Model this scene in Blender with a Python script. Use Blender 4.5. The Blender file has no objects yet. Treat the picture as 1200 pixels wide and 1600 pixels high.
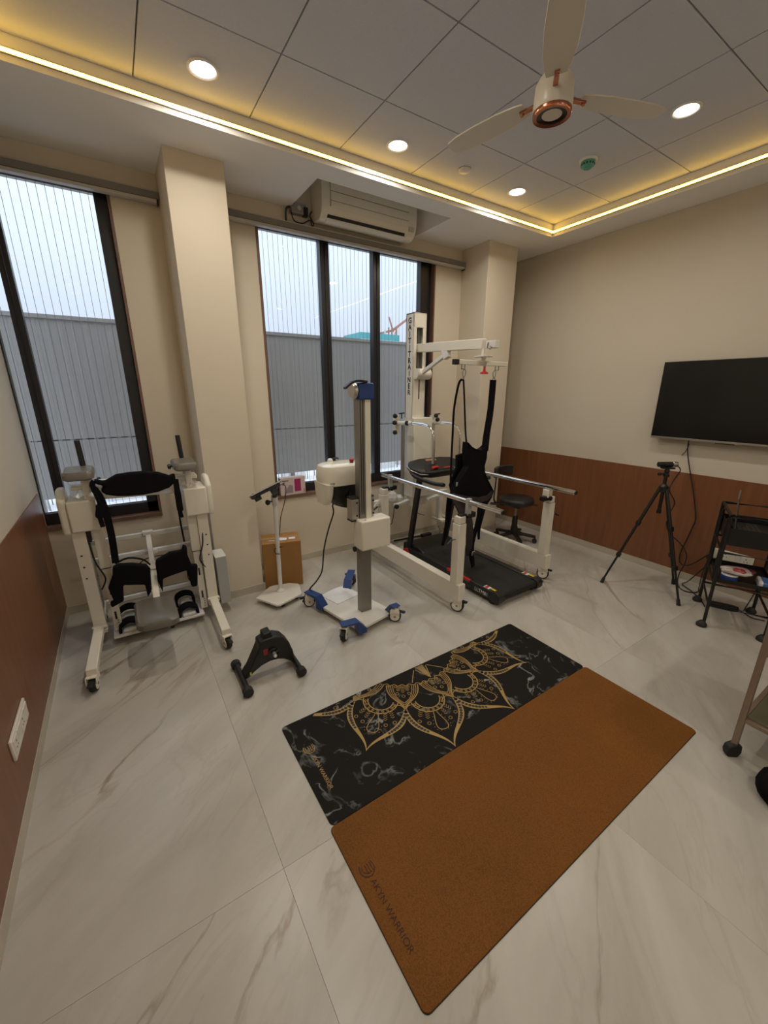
import bpy, bmesh, math, random
from mathutils import Vector, Matrix
random.seed(7)
SC = bpy.context.scene
COL = SC.collection
PI = math.pi

# ------------------------------------------------------------------ camera
def make_camera():
    f, h, yaw, pit, rol = 626.1812, 1.7029, 0.5754, 0.2943, 0.0008
    fw = Vector((math.sin(yaw)*math.cos(pit), math.cos(yaw)*math.cos(pit), -math.sin(pit)))
    r0 = Vector((math.cos(yaw), -math.sin(yaw), 0)); u0 = r0.cross(fw)
    r = r0*math.cos(rol)+u0*math.sin(rol); u = u0*math.cos(rol)-r0*math.sin(rol)
    cd = bpy.data.cameras.new('camera'); co = bpy.data.objects.new('camera', cd); COL.objects.link(co)
    cd.sensor_fit = 'HORIZONTAL'; cd.sensor_width = 36.0; cd.lens = 36.0*f/1200.0
    cd.clip_start = 0.02; cd.clip_end = 500
    M = Matrix((r, u, -fw)).transposed().to_4x4(); M.translation = (0, 0, h)
    co.matrix_world = M
    SC.camera = co
make_camera()

# ------------------------------------------------------------------ world, exposure
SKY = 1.3              # sky radiance about 15 degrees above the horizon
def make_world():
    w = bpy.data.worlds.new('overcast_sky'); SC.world = w; w.use_nodes = True
    nt = w.node_tree; bg = nt.nodes['Background']
    # overcast sky: luminance (1 + 2 sin(elevation)) like a standard overcast sky
    tc = nt.nodes.new('ShaderNodeTexCoord'); sp = nt.nodes.new('ShaderNodeSeparateXYZ'); nt.links.new(tc.outputs['Generated'], sp.inputs[0])
    mx = nt.nodes.new('ShaderNodeMath'); mx.operation = 'MAXIMUM'; mx.inputs[1].default_value = 0; nt.links.new(sp.outputs['Z'], mx.inputs[0])
    ma = nt.nodes.new('ShaderNodeMath'); ma.operation = 'MULTIPLY_ADD'; ma.inputs[1].default_value = 2*SKY/1.5; ma.inputs[2].default_value = SKY/1.5
    nt.links.new(mx.outputs[0], ma.inputs[0]); nt.links.new(ma.outputs[0], bg.inputs['Strength'])
    bg.inputs['Color'].default_value = (0.78, 0.85, 1.0, 1)
make_world()
SC.view_settings.view_transform = 'Standard'; SC.view_settings.look = 'None'
SC.view_settings.exposure = 0.0; SC.view_settings.gamma = 1.0
SC.view_settings.use_curve_mapping = False
SC.cycles.use_denoising = True
SC.cycles.max_bounces = 10; SC.cycles.diffuse_bounces = 6; SC.cycles.transparent_max_bounces = 16
SC.cycles.sample_clamp_indirect = 6.0
SC.cycles.caustics_reflective = False; SC.cycles.caustics_refractive = False
LAMP_W = 8.1          # power of one ceiling downlight
LED_S = 14.0           # emission strength of the cove strips

# ------------------------------------------------------------------ materials
MATS = {}
def P(name, col, rough=0.5, metal=0.0, vary=0.0, scale=8.0, bump=0.0, spec=0.5, coat=0.0):
    if name in MATS: return MATS[name]
    m = bpy.data.materials.new(name); m.use_nodes = True; nt = m.node_tree
    b = nt.nodes['Principled BSDF']
    b.inputs['Roughness'].default_value = rough; b.inputs['Metallic'].default_value = metal
    b.inputs['Specular IOR Level'].default_value = spec
    if coat: b.inputs['Coat Weight'].default_value = coat
    c = (col[0], col[1], col[2], 1); b.inputs['Base Color'].default_value = c
    if vary or bump:
        tc = nt.nodes.new('ShaderNodeTexCoord'); n = nt.nodes.new('ShaderNodeTexNoise')
        n.inputs['Scale'].default_value = scale; n.inputs['Detail'].default_value = 5
        nt.links.new(tc.outputs['Object'], n.inputs['Vector'])
        if vary:
            mx = nt.nodes.new('ShaderNodeMix'); mx.data_type = 'RGBA'
            mx.inputs['A'].default_value = [max(0, x*(1-vary)) for x in col]+[1]
            mx.inputs['B'].default_value = [min(1, x*(1+vary)) for x in col]+[1]
            nt.links.new(n.outputs['Fac'], mx.inputs['Factor']); nt.links.new(mx.outputs['Result'], b.inputs['Base Color'])
        if bump:
            bp = nt.nodes.new('ShaderNodeBump'); bp.inputs['Strength'].default_value = bump; bp.inputs['Distance'].default_value = 0.002
            nt.links.new(n.outputs['Fac'], bp.inputs['Height']); nt.links.new(bp.outputs['Normal'], b.inputs['Normal'])
    MATS[name] = m
    return m
def EM(name, col, s):
    if name in MATS: return MATS[name]
    m = bpy.data.materials.new(name); m.use_nodes = True; b = m.node_tree.nodes['Principled BSDF']
    b.inputs['Base Color'].default_value = (.8, .8, .8, 1)
    b.inputs['Emission Color'].default_value = (*col, 1); b.inputs['Emission Strength'].default_value = s
    MATS[name] = m; return m

def marble_mat():
    m = bpy.data.materials.new('floor_marble'); m.use_nodes = True; nt = m.node_tree; L = nt.links
    b = nt.nodes['Principled BSDF']
    geo = nt.nodes.new('ShaderNodeNewGeometry')
    oi = nt.nodes.new('ShaderNodeObjectInfo')
    mp = nt.nodes.new('ShaderNodeMapping'); mp.vector_type = 'TEXTURE'
    mp.inputs['Rotation'].default_value = (0, 0, math.radians(38)); mp.inputs['Scale'].default_value = (2.6, 0.8, 1)
    off = nt.nodes.new('ShaderNodeVectorMath'); off.operation = 'ADD'
    cmb = nt.nodes.new('ShaderNodeCombineXYZ'); mul = nt.nodes.new('ShaderNodeMath'); mul.operation = 'MULTIPLY'; mul.inputs[1].default_value = 17.0
    L.new(oi.outputs['Random'], mul.inputs[0]); L.new(mul.outputs[0], cmb.inputs['Z'])
    L.new(geo.outputs['Position'], mp.inputs['Vector']); L.new(mp.outputs['Vector'], off.inputs[0]); L.new(cmb.outputs['Vector'], off.inputs[1])
    def noise(scale, det=6, dist=0.0, rough=.55):
        n = nt.nodes.new('ShaderNodeTexNoise'); n.inputs['Scale'].default_value = scale; n.inputs['Detail'].default_value = det
        n.inputs['Distortion'].default_value = dist; n.inputs['Roughness'].default_value = rough
        L.new(off.outputs['Vector'], n.inputs['Vector']); return n
    cloud = noise(2.2, 8, .8, .62)
    rp = nt.nodes.new('ShaderNodeValToRGB')
    e = rp.color_ramp.elements; e[0].position = .3; e[0].color = (.405, .38, .33, 1); e[1].position = .68; e[1].color = (.535, .51, .46, 1)
    L.new(cloud.outputs['Fac'], rp.inputs['Fac'])
    def vein(scale, width, dist):
        n = noise(scale, 7, dist, .55)
        s = nt.nodes.new('ShaderNodeMath'); s.operation = 'SUBTRACT'; s.inputs[1].default_value = .5; L.new(n.outputs['Fac'], s.inputs[0])
        a = nt.nodes.new('ShaderNodeMath'); a.operation = 'ABSOLUTE'; L.new(s.outputs[0], a.inputs[0])
        mr = nt.nodes.new('ShaderNodeMapRange'); mr.inputs['From Min'].default_value = 0; mr.inputs['From Max'].default_value = width
        mr.inputs['To Min'].default_value = 1; mr.inputs['To Max'].default_value = 0; L.new(a.outputs[0], mr.inputs['Value']); return mr
    v1 = vein(.75, .014, 1.1); mask = noise(1.1, 3); mk = nt.nodes.new('ShaderNodeMapRange')
    mk.inputs['From Min'].default_value = .50; mk.inputs['From Max'].default_value = .66; L.new(mask.outputs['Fac'], mk.inputs['Value'])
    mm = nt.nodes.new('ShaderNodeMath'); mm.operation = 'MULTIPLY'; L.new(v1.outputs[0], mm.inputs[0]); L.new(mk.outputs[0], mm.inputs[1])
    m1 = nt.nodes.new('ShaderNodeMix'); m1.data_type = 'RGBA'; m1.inputs['B'].default_value = (.20, .125, .065, 1)
    sc = nt.nodes.new('ShaderNodeMath'); sc.operation = 'MULTIPLY'; sc.inputs[1].default_value = .8; L.new(mm.outputs[0], sc.inputs[0])
    L.new(rp.outputs['Color'], m1.inputs['A']); L.new(sc.outputs[0], m1.inputs['Factor'])
    v2 = vein(2.4, .02, .7); sc2 = nt.nodes.new('ShaderNodeMath'); sc2.operation = 'MULTIPLY'; sc2.inputs[1].default_value = .16; L.new(v2.outputs[0], sc2.inputs[0])
    m2 = nt.nodes.new('ShaderNodeMix'); m2.data_type = 'RGBA'; m2.inputs['B'].default_value = (.30, .25, .19, 1)
    L.new(m1.outputs['Result'], m2.inputs['A']); L.new(sc2.outputs[0], m2.inputs['Factor'])
    L.new(m2.outputs['Result'], b.inputs['Base Color'])
    b.inputs['Roughness'].default_value = .3; b.inputs['Specular IOR Level'].default_value = .45
    return m
def wood_mat(name, c0, c1, rough=.4):
    m = bpy.data.materials.new(name); m.use_nodes = True; nt = m.node_tree; L = nt.links; b = nt.nodes['Principled BSDF']
    tc = nt.nodes.new('ShaderNodeTexCoord'); mp = nt.nodes.new('ShaderNodeMapping'); mp.inputs['Scale'].default_value = (14, 14, .8)
    n = nt.nodes.new('ShaderNodeTexNoise'); n.inputs['Scale'].default_value = 1.6; n.inputs['Detail'].default_value = 7; n.inputs['Distortion'].default_value = .4
    L.new(tc.outputs['Object'], mp.inputs['Vector']); L.new(mp.outputs['Vector'], n.inputs['Vector'])
    rp = nt.nodes.new('ShaderNodeValToRGB'); e = rp.color_ramp.elements; e[0].position = .3; e[0].color = (*c0, 1); e[1].position = .7; e[1].color = (*c1, 1)
    L.new(n.outputs['Fac'], rp.inputs['Fac']); L.new(rp.outputs['Color'], b.inputs['Base Color']); b.inputs['Roughness'].default_value = rough
    return m
def black_marble_mat():
    m = bpy.data.materials.new('mat_black_marble'); m.use_nodes = True; nt = m.node_tree; L = nt.links; b = nt.nodes['Principled BSDF']
    tc = nt.nodes.new('ShaderNodeTexCoord')
    def noise(s, d, dist):
        n = nt.nodes.new('ShaderNodeTexNoise'); n.inputs['Scale'].default_value = s; n.inputs['Detail'].default_value = d; n.inputs['Distortion'].default_value = dist
        L.new(tc.outputs['Object'], n.inputs['Vector']); return n
    n = noise(6.5, 10, .9)
    s = nt.nodes.new('ShaderNodeMath'); s.operation = 'SUBTRACT'; s.inputs[1].default_value = .5; L.new(n.outputs['Fac'], s.inputs[0])
    a = nt.nodes.new('ShaderNodeMath'); a.operation = 'ABSOLUTE'; L.new(s.outputs[0], a.inputs[0])
    mr = nt.nodes.new('ShaderNodeMapRange'); mr.inputs['From Max'].default_value = .034; mr.inputs['To Min'].default_value = 1; mr.inputs['To Max'].default_value = 0; L.new(a.outputs[0], mr.inputs['Value'])
    k = noise(5.5, 5, .5); mk = nt.nodes.new('ShaderNodeMapRange'); mk.inputs['From Min'].default_value = .50; mk.inputs['From Max'].default_value = .74; L.new(k.outputs['Fac'], mk.inputs['Value'])
    mm = nt.nodes.new('ShaderNodeMath'); mm.operation = 'MULTIPLY'; L.new(mr.outputs[0], mm.inputs[0]); L.new(mk.outputs[0], mm.inputs[1])
    mx = nt.nodes.new('ShaderNodeMix'); mx.data_type = 'RGBA'; mx.inputs['A'].default_value = (.013, .011, .010, 1); mx.inputs['B'].default_value = (.42, .45, .43, 1)
    L.new(mm.outputs[0], mx.inputs['Factor']); L.new(mx.outputs['Result'], b.inputs['Base Color'])
    b.inputs['Roughness'].default_value = .65; b.inputs['Specular IOR Level'].default_value = .1
    return m
def cork_mat():
    m = bpy.data.materials.new('mat_cork'); m.use_nodes = True; nt = m.node_tree; L = nt.links; b = nt.nodes['Principled BSDF']
    tc = nt.nodes.new('ShaderNodeTexCoord')
    n = nt.nodes.new('ShaderNodeTexNoise'); n.inputs['Scale'].default_value = 260; n.inputs['Detail'].default_value = 3
    n2 = nt.nodes.new('ShaderNodeTexNoise'); n2.inputs['Scale'].default_value = 3; n2.inputs['Detail'].default_value = 4
    for q in (n, n2): L.new(tc.outputs['Object'], q.inputs['Vector'])
    rp = nt.nodes.new('ShaderNodeValToRGB'); e = rp.color_ramp.elements; e[0].position = .32; e[0].color = (.155, .055, .007, 1); e[1].position = .66; e[1].color = (.235, .090, .011, 1)
    L.new(n.outputs['Fac'], rp.inputs['Fac'])
    mx = nt.nodes.new('ShaderNodeMix'); mx.data_type = 'RGBA'; mx.blend_type = 'MULTIPLY'; mx.inputs['Factor'].default_value = .35
    L.new(rp.outputs['Color'], mx.inputs['A']); L.new(n2.outputs['Fac'], mx.inputs['B']); L.new(mx.outputs['Result'], b.inputs['Base Color'])
    b.inputs['Roughness'].default_value = .75; b.inputs['Specular IOR Level'].default_value = .25
    return m
def glass_mat():
    m = bpy.data.materials.new('window_glass'); m.use_nodes = True; nt = m.node_tree; L = nt.links
    nt.nodes.remove(nt.nodes['Principled BSDF']); out = nt.nodes['Material Output']
    t = nt.nodes.new('ShaderNodeBsdfTransparent'); t.inputs['Color'].default_value = (.93, .96, .97, 1)
    g = nt.nodes.new('ShaderNodeBsdfGlossy'); g.inputs['Roughness'].default_value = .02
    lw = nt.nodes.new('ShaderNodeLayerWeight'); lw.inputs['Blend'].default_value = .5
    pw = nt.nodes.new('ShaderNodeMath'); pw.operation = 'POWER'; pw.inputs[1].default_value = 5.0; L.new(lw.outputs['Facing'], pw.inputs[0])
    fr = nt.nodes.new('ShaderNodeMath'); fr.operation = 'MULTIPLY_ADD'; fr.inputs[1].default_value = .45; fr.inputs[2].default_value = .015; L.new(pw.outputs[0], fr.inputs[0])
    mx = nt.nodes.new('ShaderNodeMixShader'); L.new(fr.outputs[0], mx.inputs[0]); L.new(t.outputs[0], mx.inputs[1]); L.new(g.outputs[0], mx.inputs[2])
    L.new(mx.outputs[0], out.inputs['Surface']); return m
def film_mat():
    m = bpy.data.materials.new('clear_plastic'); m.use_nodes = True; nt = m.node_tree; L = nt.links
    out = nt.nodes['Material Output']; b = nt.nodes['Principled BSDF']; b.inputs['Base Color'].default_value = (.75, .72, .7, 1); b.inputs['Roughness'].default_value = .2
    t = nt.nodes.new('ShaderNodeBsdfTransparent'); mx = nt.nodes.new('ShaderNodeMixShader'); mx.inputs[0].default_value = .55
    L.new(t.outputs[0], mx.inputs[1]); L.new(b.outputs[0], mx.inputs[2]); L.new(mx.outputs[0], out.inputs['Surface']); return m

M_FLOOR = marble_mat(); M_CORK = cork_mat(); M_BLKMARB = black_marble_mat(); M_GLASS = glass_mat(); M_FILM = film_mat()
M_GROUT = P('grout', (.33, .30, .25), .8)
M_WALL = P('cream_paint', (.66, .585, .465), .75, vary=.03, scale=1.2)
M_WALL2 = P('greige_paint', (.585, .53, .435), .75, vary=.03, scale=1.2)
M_SOFFIT = P('soffit_paint', (.88, .86, .83), .8)
M_CEIL = P('ceiling_tile_vinyl', (.58, .60, .67), .8, vary=.05, scale=60, bump=.3)
M_GRIDBLK = P('ceiling_grid', (.12, .105, .085), .6)
M_WOOD = wood_mat('walnut_laminate', (.165, .062, .024), (.215, .085, .036), .38)
M_BASE = P('skirting_stone', (.47, .42, .34), .35, vary=.12, scale=9)
M_FRAME = P('black_window_frame', (.010, .009, .012), .35)
M_STONE = P('brown_sill_stone', (.17, .095, .065), .35, vary=.35, scale=25)
M_RAIL = P('blind_rail_taupe', (.20, .185, .165), .5)
M_RAILW = P('blind_rail_pale', (.50, .47, .43), .4)
M_WHITE = P('ivory_powder_coat', (.76, .72, .62), .38, vary=.02, scale=5)
M_WHITE2 = P('white_powder_coat', (.74, .73, .70), .4)
M_WHITEG = P('glossy_white_shell', (.76, .72, .61), .14, coat=.4)
M_ALU = P('brushed_aluminium', (.50, .47, .43), .35, 1.0)
M_ALUD = P('dull_aluminium', (.27, .25, .225), .42, .8)
M_CHROME = P('chrome', (.78, .76, .73), .12, 1.0)
M_BLK = P('black_plastic', (.008, .0075, .007), .45)
M_BLKG = P('gloss_black', (.008, .008, .008), .12)
M_RUB = P('black_rubber', (.016, .015, .015), .7)
M_FAB = P('black_fabric', (.008, .0075, .009), .95, bump=.5, scale=150, spec=.1)
M_FABG = P('charcoal_fabric', (.045, .036, .034), .9, bump=.5, scale=150, spec=.15)
M_LEATH = P('black_leatherette', (.018, .015, .015), .4, bump=.2, scale=90)
M_PAD = P('grey_leatherette', (.155, .14, .115), .35, bump=.15, scale=90)
M_BLUE = P('blue_powder_coat', (.012, .045, .19), .35)
M_RED = P('red_plastic', (.45, .012, .012), .4)
M_CARD = P('cardboard', (.33, .165, .045), .75, vary=.08, scale=7)
M_CARD2 = P('cardboard_seam', (.23, .11, .03), .75)
M_PLATE = P('white_base_plate', (.72, .69, .62), .3)
M_STEEL = P('grey_steel', (.30, .29, .28), .4, .5)
M_GREYBOX = P('grey_enclosure', (.40, .41, .40), .4)
M_PAPER = P('white_paper', (.80, .80, .80), .6)
M_GOLD = P('gold_print', (.36, .235, .07), .5, .25)
M_INK = P('cork_engraving', (.045, .017, .006), .8)
M_SCREEN = P('tv_screen', (.006, .006, .006), .18)
M_COPPER = P('rose_copper', (.55, .23, .15), .2, 1.0)
M_FANW = P('fan_cream', (.66, .61, .51), .35)
M_DETECT = P('detector_green', (.10, .36, .29), .5)
M_SWITCH = P('switch_white', (.72, .68, .60), .35)
M_BROWNM = P('brushed_brown_metal', (.30, .225, .17), .35, .55)
M_OLIVE = P('smoked_shelf', (.11, .098, .06), .25)
M_TEXT = P('dark_lettering', (.03, .03, .035), .6)
M_TEXTW = P('white_lettering', (.75, .75, .75), .5)
M_YEL = P('yellow_label', (.60, .42, .03), .5)
M_LAMPON = EM('downlight_diffuser', (1.0, .95, .86), 9.0)
M_LEDON = EM('led_strip_on', (1.0, .56, .06), LED_S)
M_BELT = P('treadmill_belt', (.008, .0077, .007), .65, bump=.3, scale=200)
M_FENCE = P('corrugated_steel', (.34, .32, .30), .55, .0, vary=.06, scale=3)
M_WIRE = P('steel_wire', (.30, .30, .31), .4, .6)

# ------------------------------------------------------------------ mesh builder
class MB:
    def __init__(s, mat=None):
        s.v = []; s.f = []; s.fm = []; s.mats = []; s.mat = mat
    def mi(s, m):
        m = m or s.mat
        if m not in s.mats: s.mats.append(m)
        return s.mats.index(m)
    def add(s, vs, fs, m=None):
        o = len(s.v); k = s.mi(m); s.v += [Vector(v) for v in vs]
        for f in fs: s.f.append([o+i for i in f]); s.fm.append(k)
        return s
    def box(s, c, d, m=None, R=None):
        c = Vector(c); vs = []
        for z in (-1, 1):
            for x, y in ((-1, -1), (1, -1), (1, 1), (-1, 1)):
                q = Vector((x*d[0]/2, y*d[1]/2, z*d[2]/2))
                if R is not None: q = R @ q
                vs.append(c+q)
        return s.add(vs, [(3, 2, 1, 0), (4, 5, 6, 7), (0, 1, 5, 4), (1, 2, 6, 5), (2, 3, 7, 6), (3, 0, 4, 7)], m)
    def bb(s, a, b, m=None):   # box by two corners
        return s.box([(x+y)/2 for x, y in zip(a, b)], [abs(y-x) for x, y in zip(a, b)], m)
    def beam(s, p0, p1, w, h, m=None, up=(0, 0, 1)):
        p0 = Vector(p0); p1 = Vector(p1); z = (p1-p0); L = z.length; z.normalize()
        x = Vector(up).cross(z)
        if x.length < 1e-4: x = Vector((1, 0, 0))
        x.normalize(); y = z.cross(x)
        return s.box((p0+p1)/2, (w, h, L), m, Matrix((x, y, z)).transposed())
    def tube(s, pts, r, seg=12, m=None, closed=False):
        pts = [Vector(p) for p in pts]; n = len(pts)
        rs = r if isinstance(r, (list, tuple)) else [r]*n
        T = []
        for i in range(n):
            a = pts[(i-1) % n] if (closed or i > 0) else pts[i]; b = pts[(i+1) % n] if (closed or i < n-1) else pts[i]
            T.append((b-a).normalized())
        ref = Vector((0, 0, 1)) if abs(T[0].z) < .9 else Vector((1, 0, 0))
        x = T[0].cross(ref).normalized(); vs = []
        for i in range(n):
            x = (x-T[i]*x.dot(T[i])).normalized(); y = T[i].cross(x)
            for k in range(seg):
                a = 2*PI*k/seg; vs.append(pts[i]+(x*math.cos(a)+y*math.sin(a))*rs[i])
        fs = []
        for i in range(n if closed else n-1):
            j = (i+1) % n
            for k in range(seg):
                l = (k+1) % seg; fs.append((i*seg+k, i*seg+l, j*seg+l, j*seg+k))
        if not closed:
            fs.append(tuple(reversed(range(seg)))); fs.append(tuple((n-1)*seg+k for k in range(seg)))
        return s.add(vs, fs, m)
    def cyl(s, p0, p1, r0, r1=None, seg=16, m=None):
        return s.tube([p0, p1], [r0, r0 if r1 is None else r1], seg, m)
    def lathe(s, prof, c, ax=(0, 0, 1), seg=24, m=None, caps=True):
        c = Vector(c); z = Vector(ax).normalized(); ref = Vector((1, 0, 0)) if abs(z.x) < .9 else Vector((0, 1, 0))
        x = (ref-z*ref.dot(z)).normalized(); y = z.cross(x); vs = []; fs = []
        for (r, h) in prof:
            for k in range(seg):
                a = 2*PI*k/seg; vs.append(c+z*h+(x*math.cos(a)+y*math.sin(a))*max(r, 1e-4))
        for i in range(len(prof)-1):
            for k in range(seg):
                l = (k+1) % seg; fs.append((i*seg+k, i*seg+l, (i+1)*seg+l, (i+1)*seg+k))
        if caps: fs.append(tuple(reversed(range(seg)))); fs.append(tuple((len(prof)-1)*seg+k for k in range(seg)))
        return s.add(vs, fs, m)
    def prism(s, poly, d0, d1, o=(0, 0, 0), ex=(1, 0, 0), ey=(0, 1, 0), ez=(0, 0, 1), m=None):
        o = Vector(o); ex = Vector(ex); ey = Vector(ey); ez = Vector(ez); n = len(poly)
        vs = [o+ex*a+ey*b+ez*d for d in (d0, d1) for a, b in poly]
        fs = [tuple(reversed(range(n))), tuple(range(n, 2*n))]+[(i, (i+1) % n, n+(i+1) % n, n+i) for i in range(n)]
        return s.add(vs, fs, m)
    def loft(s, loops, m=None, caps=True):
        n = len(loops[0]); vs = [p for l in loops for p in l]; fs = []
        for i in range(len(loops)-1):
            for k in range(n):
                l = (k+1) % n; fs.append((i*n+k, i*n+l, (i+1)*n+l, (i+1)*n+k))
        if caps: fs.append(tuple(reversed(range(n)))); fs.append(tuple((len(loops)-1)*n+k for k in range(n)))
        return s.add(vs, fs, m)
    def strap(s, pts, w, t, side, m=None):   # flat band along pts
        pts = [Vector(p) for p in pts]; n = len(pts); ws = w if isinstance(w, (list, tuple)) else [w]*n; loops = []
        for i in range(n):
            d = (pts[min(i+1, n-1)]-pts[max(i-1, 0)]).normalized(); sd = Vector(side); sd = (sd-d*sd.dot(d)).normalized(); nr = d.cross(sd)
            a = sd*ws[i]/2; b = nr*t/2; p = pts[i]; loops.append([p-a-b, p+a-b, p+a+b, p-a+b])
        return s.loft(loops, m)
def rrect(w, h, r, n=4, cx=0, cy=0):
    out = []
    for (sx, sy, a0) in ((1, 1, 0), (-1, 1, 90), (-1, -1, 180), (1, -1, 270)):
        for k in range(n+1):
            a = math.radians(a0+90*k/n); out.append((cx+sx*(w/2-r)+r*math.cos(a), cy+sy*(h/2-r)+r*math.sin(a)))
    return out
def smooth_path(pts, n=8):
    pts = [Vector(p) for p in pts]; out = []
    for i in range(len(pts)-1):
        p0 = pts[max(i-1, 0)]; p1 = pts[i]; p2 = pts[i+1]; p3 = pts[min(i+2, len(pts)-1)]
        for k in range(n):
            t = k/n; out.append(.5*((2*p1)+(p2-p0)*t+(2*p0-5*p1+4*p2-p3)*t*t+(3*p1-p0-3*p2+p3)*t**3))
    out.append(pts[-1]); return out

ORG = {}
def origin(o): return ORG.get(o.name, Vector((0, 0, 0)))
def build(name, mb, parent=None, bevel=0.0, flat=False, seg=2, loc=None):
    """ONE mesh object; the vertices are given in room coordinates."""
    o0 = origin(parent) if parent is not None else Vector(loc) if loc else Vector((0, 0, 0))
    me = bpy.data.meshes.new(name); me.from_pydata([tuple(v-o0) for v in mb.v], [], mb.f)
    for m in mb.mats: me.materials.append(m)
    me.polygons.foreach_set('material_index', mb.fm)
    bm = bmesh.new(); bm.from_mesh(me); bmesh.ops.recalc_face_normals(bm, faces=bm.faces); bm.to_mesh(me); bm.free()
    if not flat:
        me.polygons.foreach_set('use_smooth', [True]*len(me.polygons)); me.set_sharp_from_angle(angle=math.radians(42))
    me.update()
    o = bpy.data.objects.new(name, me); COL.objects.link(o)
    if bevel:
        b = o.modifiers.new('bevel', 'BEVEL'); b.width = bevel; b.segments = seg; b.limit_method = 'ANGLE'; b.angle_limit = math.radians(45)
    if parent is not None: o.parent = parent
    else: o.location = o0
    ORG[o.name] = o0
    return o
def tag(o, label, cat, group=None, kind=None):
    o['label'] = label; o['category'] = cat
    if group: o['group'] = group
    if kind: o['kind'] = kind
    return o
def thing(name, label, cat, loc, group=None):
    o = bpy.data.objects.new(name, None); COL.objects.link(o); o.location = loc; o.empty_display_size = .1
    ORG[o.name] = Vector(loc); return tag(o, label, cat, group)
def struct(name, mb, parent=None, bevel=0.0, loc=None):
    o = build(name, mb, parent, bevel, loc=loc)
    if parent is None: o['kind'] = 'structure'
    return o
def copy_thing(root, loc, label):
    c = root.copy(); COL.objects.link(c); c.location = loc; c['label'] = label; ORG[c.name] = Vector(loc)
    for ch in root.children:
        k = ch.copy(); COL.objects.link(k); k.parent = c
        for g in ch.children:
            h = g.copy(); COL.objects.link(h); h.parent = k
    return c
def text(name, body, size, o, ex, ey, mat, parent, align='LEFT', line=1.0, ext=.0004, spacing=1.0, bold=0.0):
    cu = bpy.data.curves.new(name, 'FONT'); cu.body = body; cu.size = size; cu.align_x = align; cu.extrude = ext
    cu.space_line = line; cu.offset = bold; cu.space_character = spacing; cu.materials.append(mat)
    tmp = bpy.data.objects.new('tmp', cu); me = bpy.data.meshes.new_from_object(tmp); bpy.data.objects.remove(tmp)
    ob = bpy.data.objects.new(name, me); COL.objects.link(ob); ob.parent = parent
    ex = Vector(ex).normalized(); ey = Vector(ey).normalized(); M = Matrix((ex, ey, ex.cross(ey))).transposed().to_4x4()
    M.translation = Vector(o)-origin(parent); ob.matrix_local = M; return ob

def caster(parent, p, r=.05, ang=0.0, top=.13, bracket=None, wheelmat=None, half=.018):
    """caster part (fork) with its wheel as sub-part; p is the floor contact, ang the rolling direction"""
    x, y = p; d = Vector((math.cos(ang), math.sin(ang), 0)); a = Vector((-d.y, d.x, 0)); c = Vector((x, y, r))
    f = MB(bracket or M_WHITE)
    for sg in (-1, 1):
        q = c+a*sg*(half+.008)
        f.prism([(-r*.55, r*.62), (r*.55, r*.62), (r*.80, r*.35), (r*.72, r+.010), (-r*.72, r+.010), (-r*.80, r*.35)], -.003, .003, q, d, (0, 0, 1), a)
    f.box(c+Vector((0, 0, r+.012)), (.06, 2*half+.022, .008), None, Matrix((d, a, Vector((0, 0, 1)))).transposed())
    f.cyl(c+Vector((0, 0, r+.012)), (x, y, top), .011, None, 12)
    f.prism([(0, 0), (.035, -.012), (.05, -.006), (.05, .002), (0, .010)], -.012, .012, c+Vector((0, 0, r*.75))+d*.03, d, (0, 0, 1), a, M_BLK)
    fo = build('caster', f, parent, .002)
    w = MB(M_RUB)
    w.lathe([(r*.70, -half), (r*.93, -half), (r, -half*.6), (r, half*.6), (r*.93, half), (r*.70, half)], c, a, 28)
    w.lathe([(r*.2, -half-.003), (r*.76, -half-.002), (r*.76, half+.002), (r*.2, half+.003)], c, a, 24, wheelmat or M_WHITE)
    w.cyl(c-a*(half+.006), c+a*(half+.006), .009, None, 12, M_STEEL)
    build('wheel', w, fo)
    return fo

# ================================================================== SETTING
XL, XR, YW, YB = -.57, 4.245, 3.72, -1.6
ZC, ZS = 3.266, 3.158
CX0, CX1, CY0, CY1 = -.30, 3.898, -1.2, 2.948
# floor: slab plus marble tiles
fl = struct('floor', MB(M_GROUT).bb((XL-.2, YB-.2, -.15), (XR+.2, YW+.25, -.012)))
xs = [XL-.02, .255, 1.455, 2.655, 3.855, XR+.02]; ys = [YB-.02, 1.077, YW+.02]; SEAM = [0, .0004, .0002, .0002, .0002, 0]
for i in range(len(xs)-1):
    for j in range(len(ys)-1):
        build('tile', MB(M_FLOOR).bb((xs[i]+SEAM[i], ys[j]+.0004, -.012), (xs[i+1]-SEAM[i+1], ys[j+1]-.0004, 0)), fl, .0002, seg=1)
# left wall
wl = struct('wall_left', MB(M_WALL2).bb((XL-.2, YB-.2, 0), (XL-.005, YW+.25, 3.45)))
build('wainscot', MB(M_WOOD).bb((XL-.005, YB, .068), (XL, YW, .99)), wl)
struct('baseboard_left', MB(M_BASE).bb((XL-.012, YB, 0), (XL+.003, YW, .067)), None, .0015)
wr = struct('wall_right', MB(M_WALL2).bb((XR+.005, YB-.2, 0), (XR+.2, YW+.25, 3.45)))
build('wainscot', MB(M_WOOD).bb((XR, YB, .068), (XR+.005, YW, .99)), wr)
struct('baseboard_right', MB(M_BASE).bb((XR-.003, YB, 0), (XR+.012, YW, .067)), None, .0015)
struct('wall_back', MB(P('bounce_white_paint', (.84, .82, .78), .75)).bb((XL-.2, YB-.2, 0), (XR+.2, YB, 3.45)))  # wall out of view, its paint lightened to bounce light forward
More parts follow.
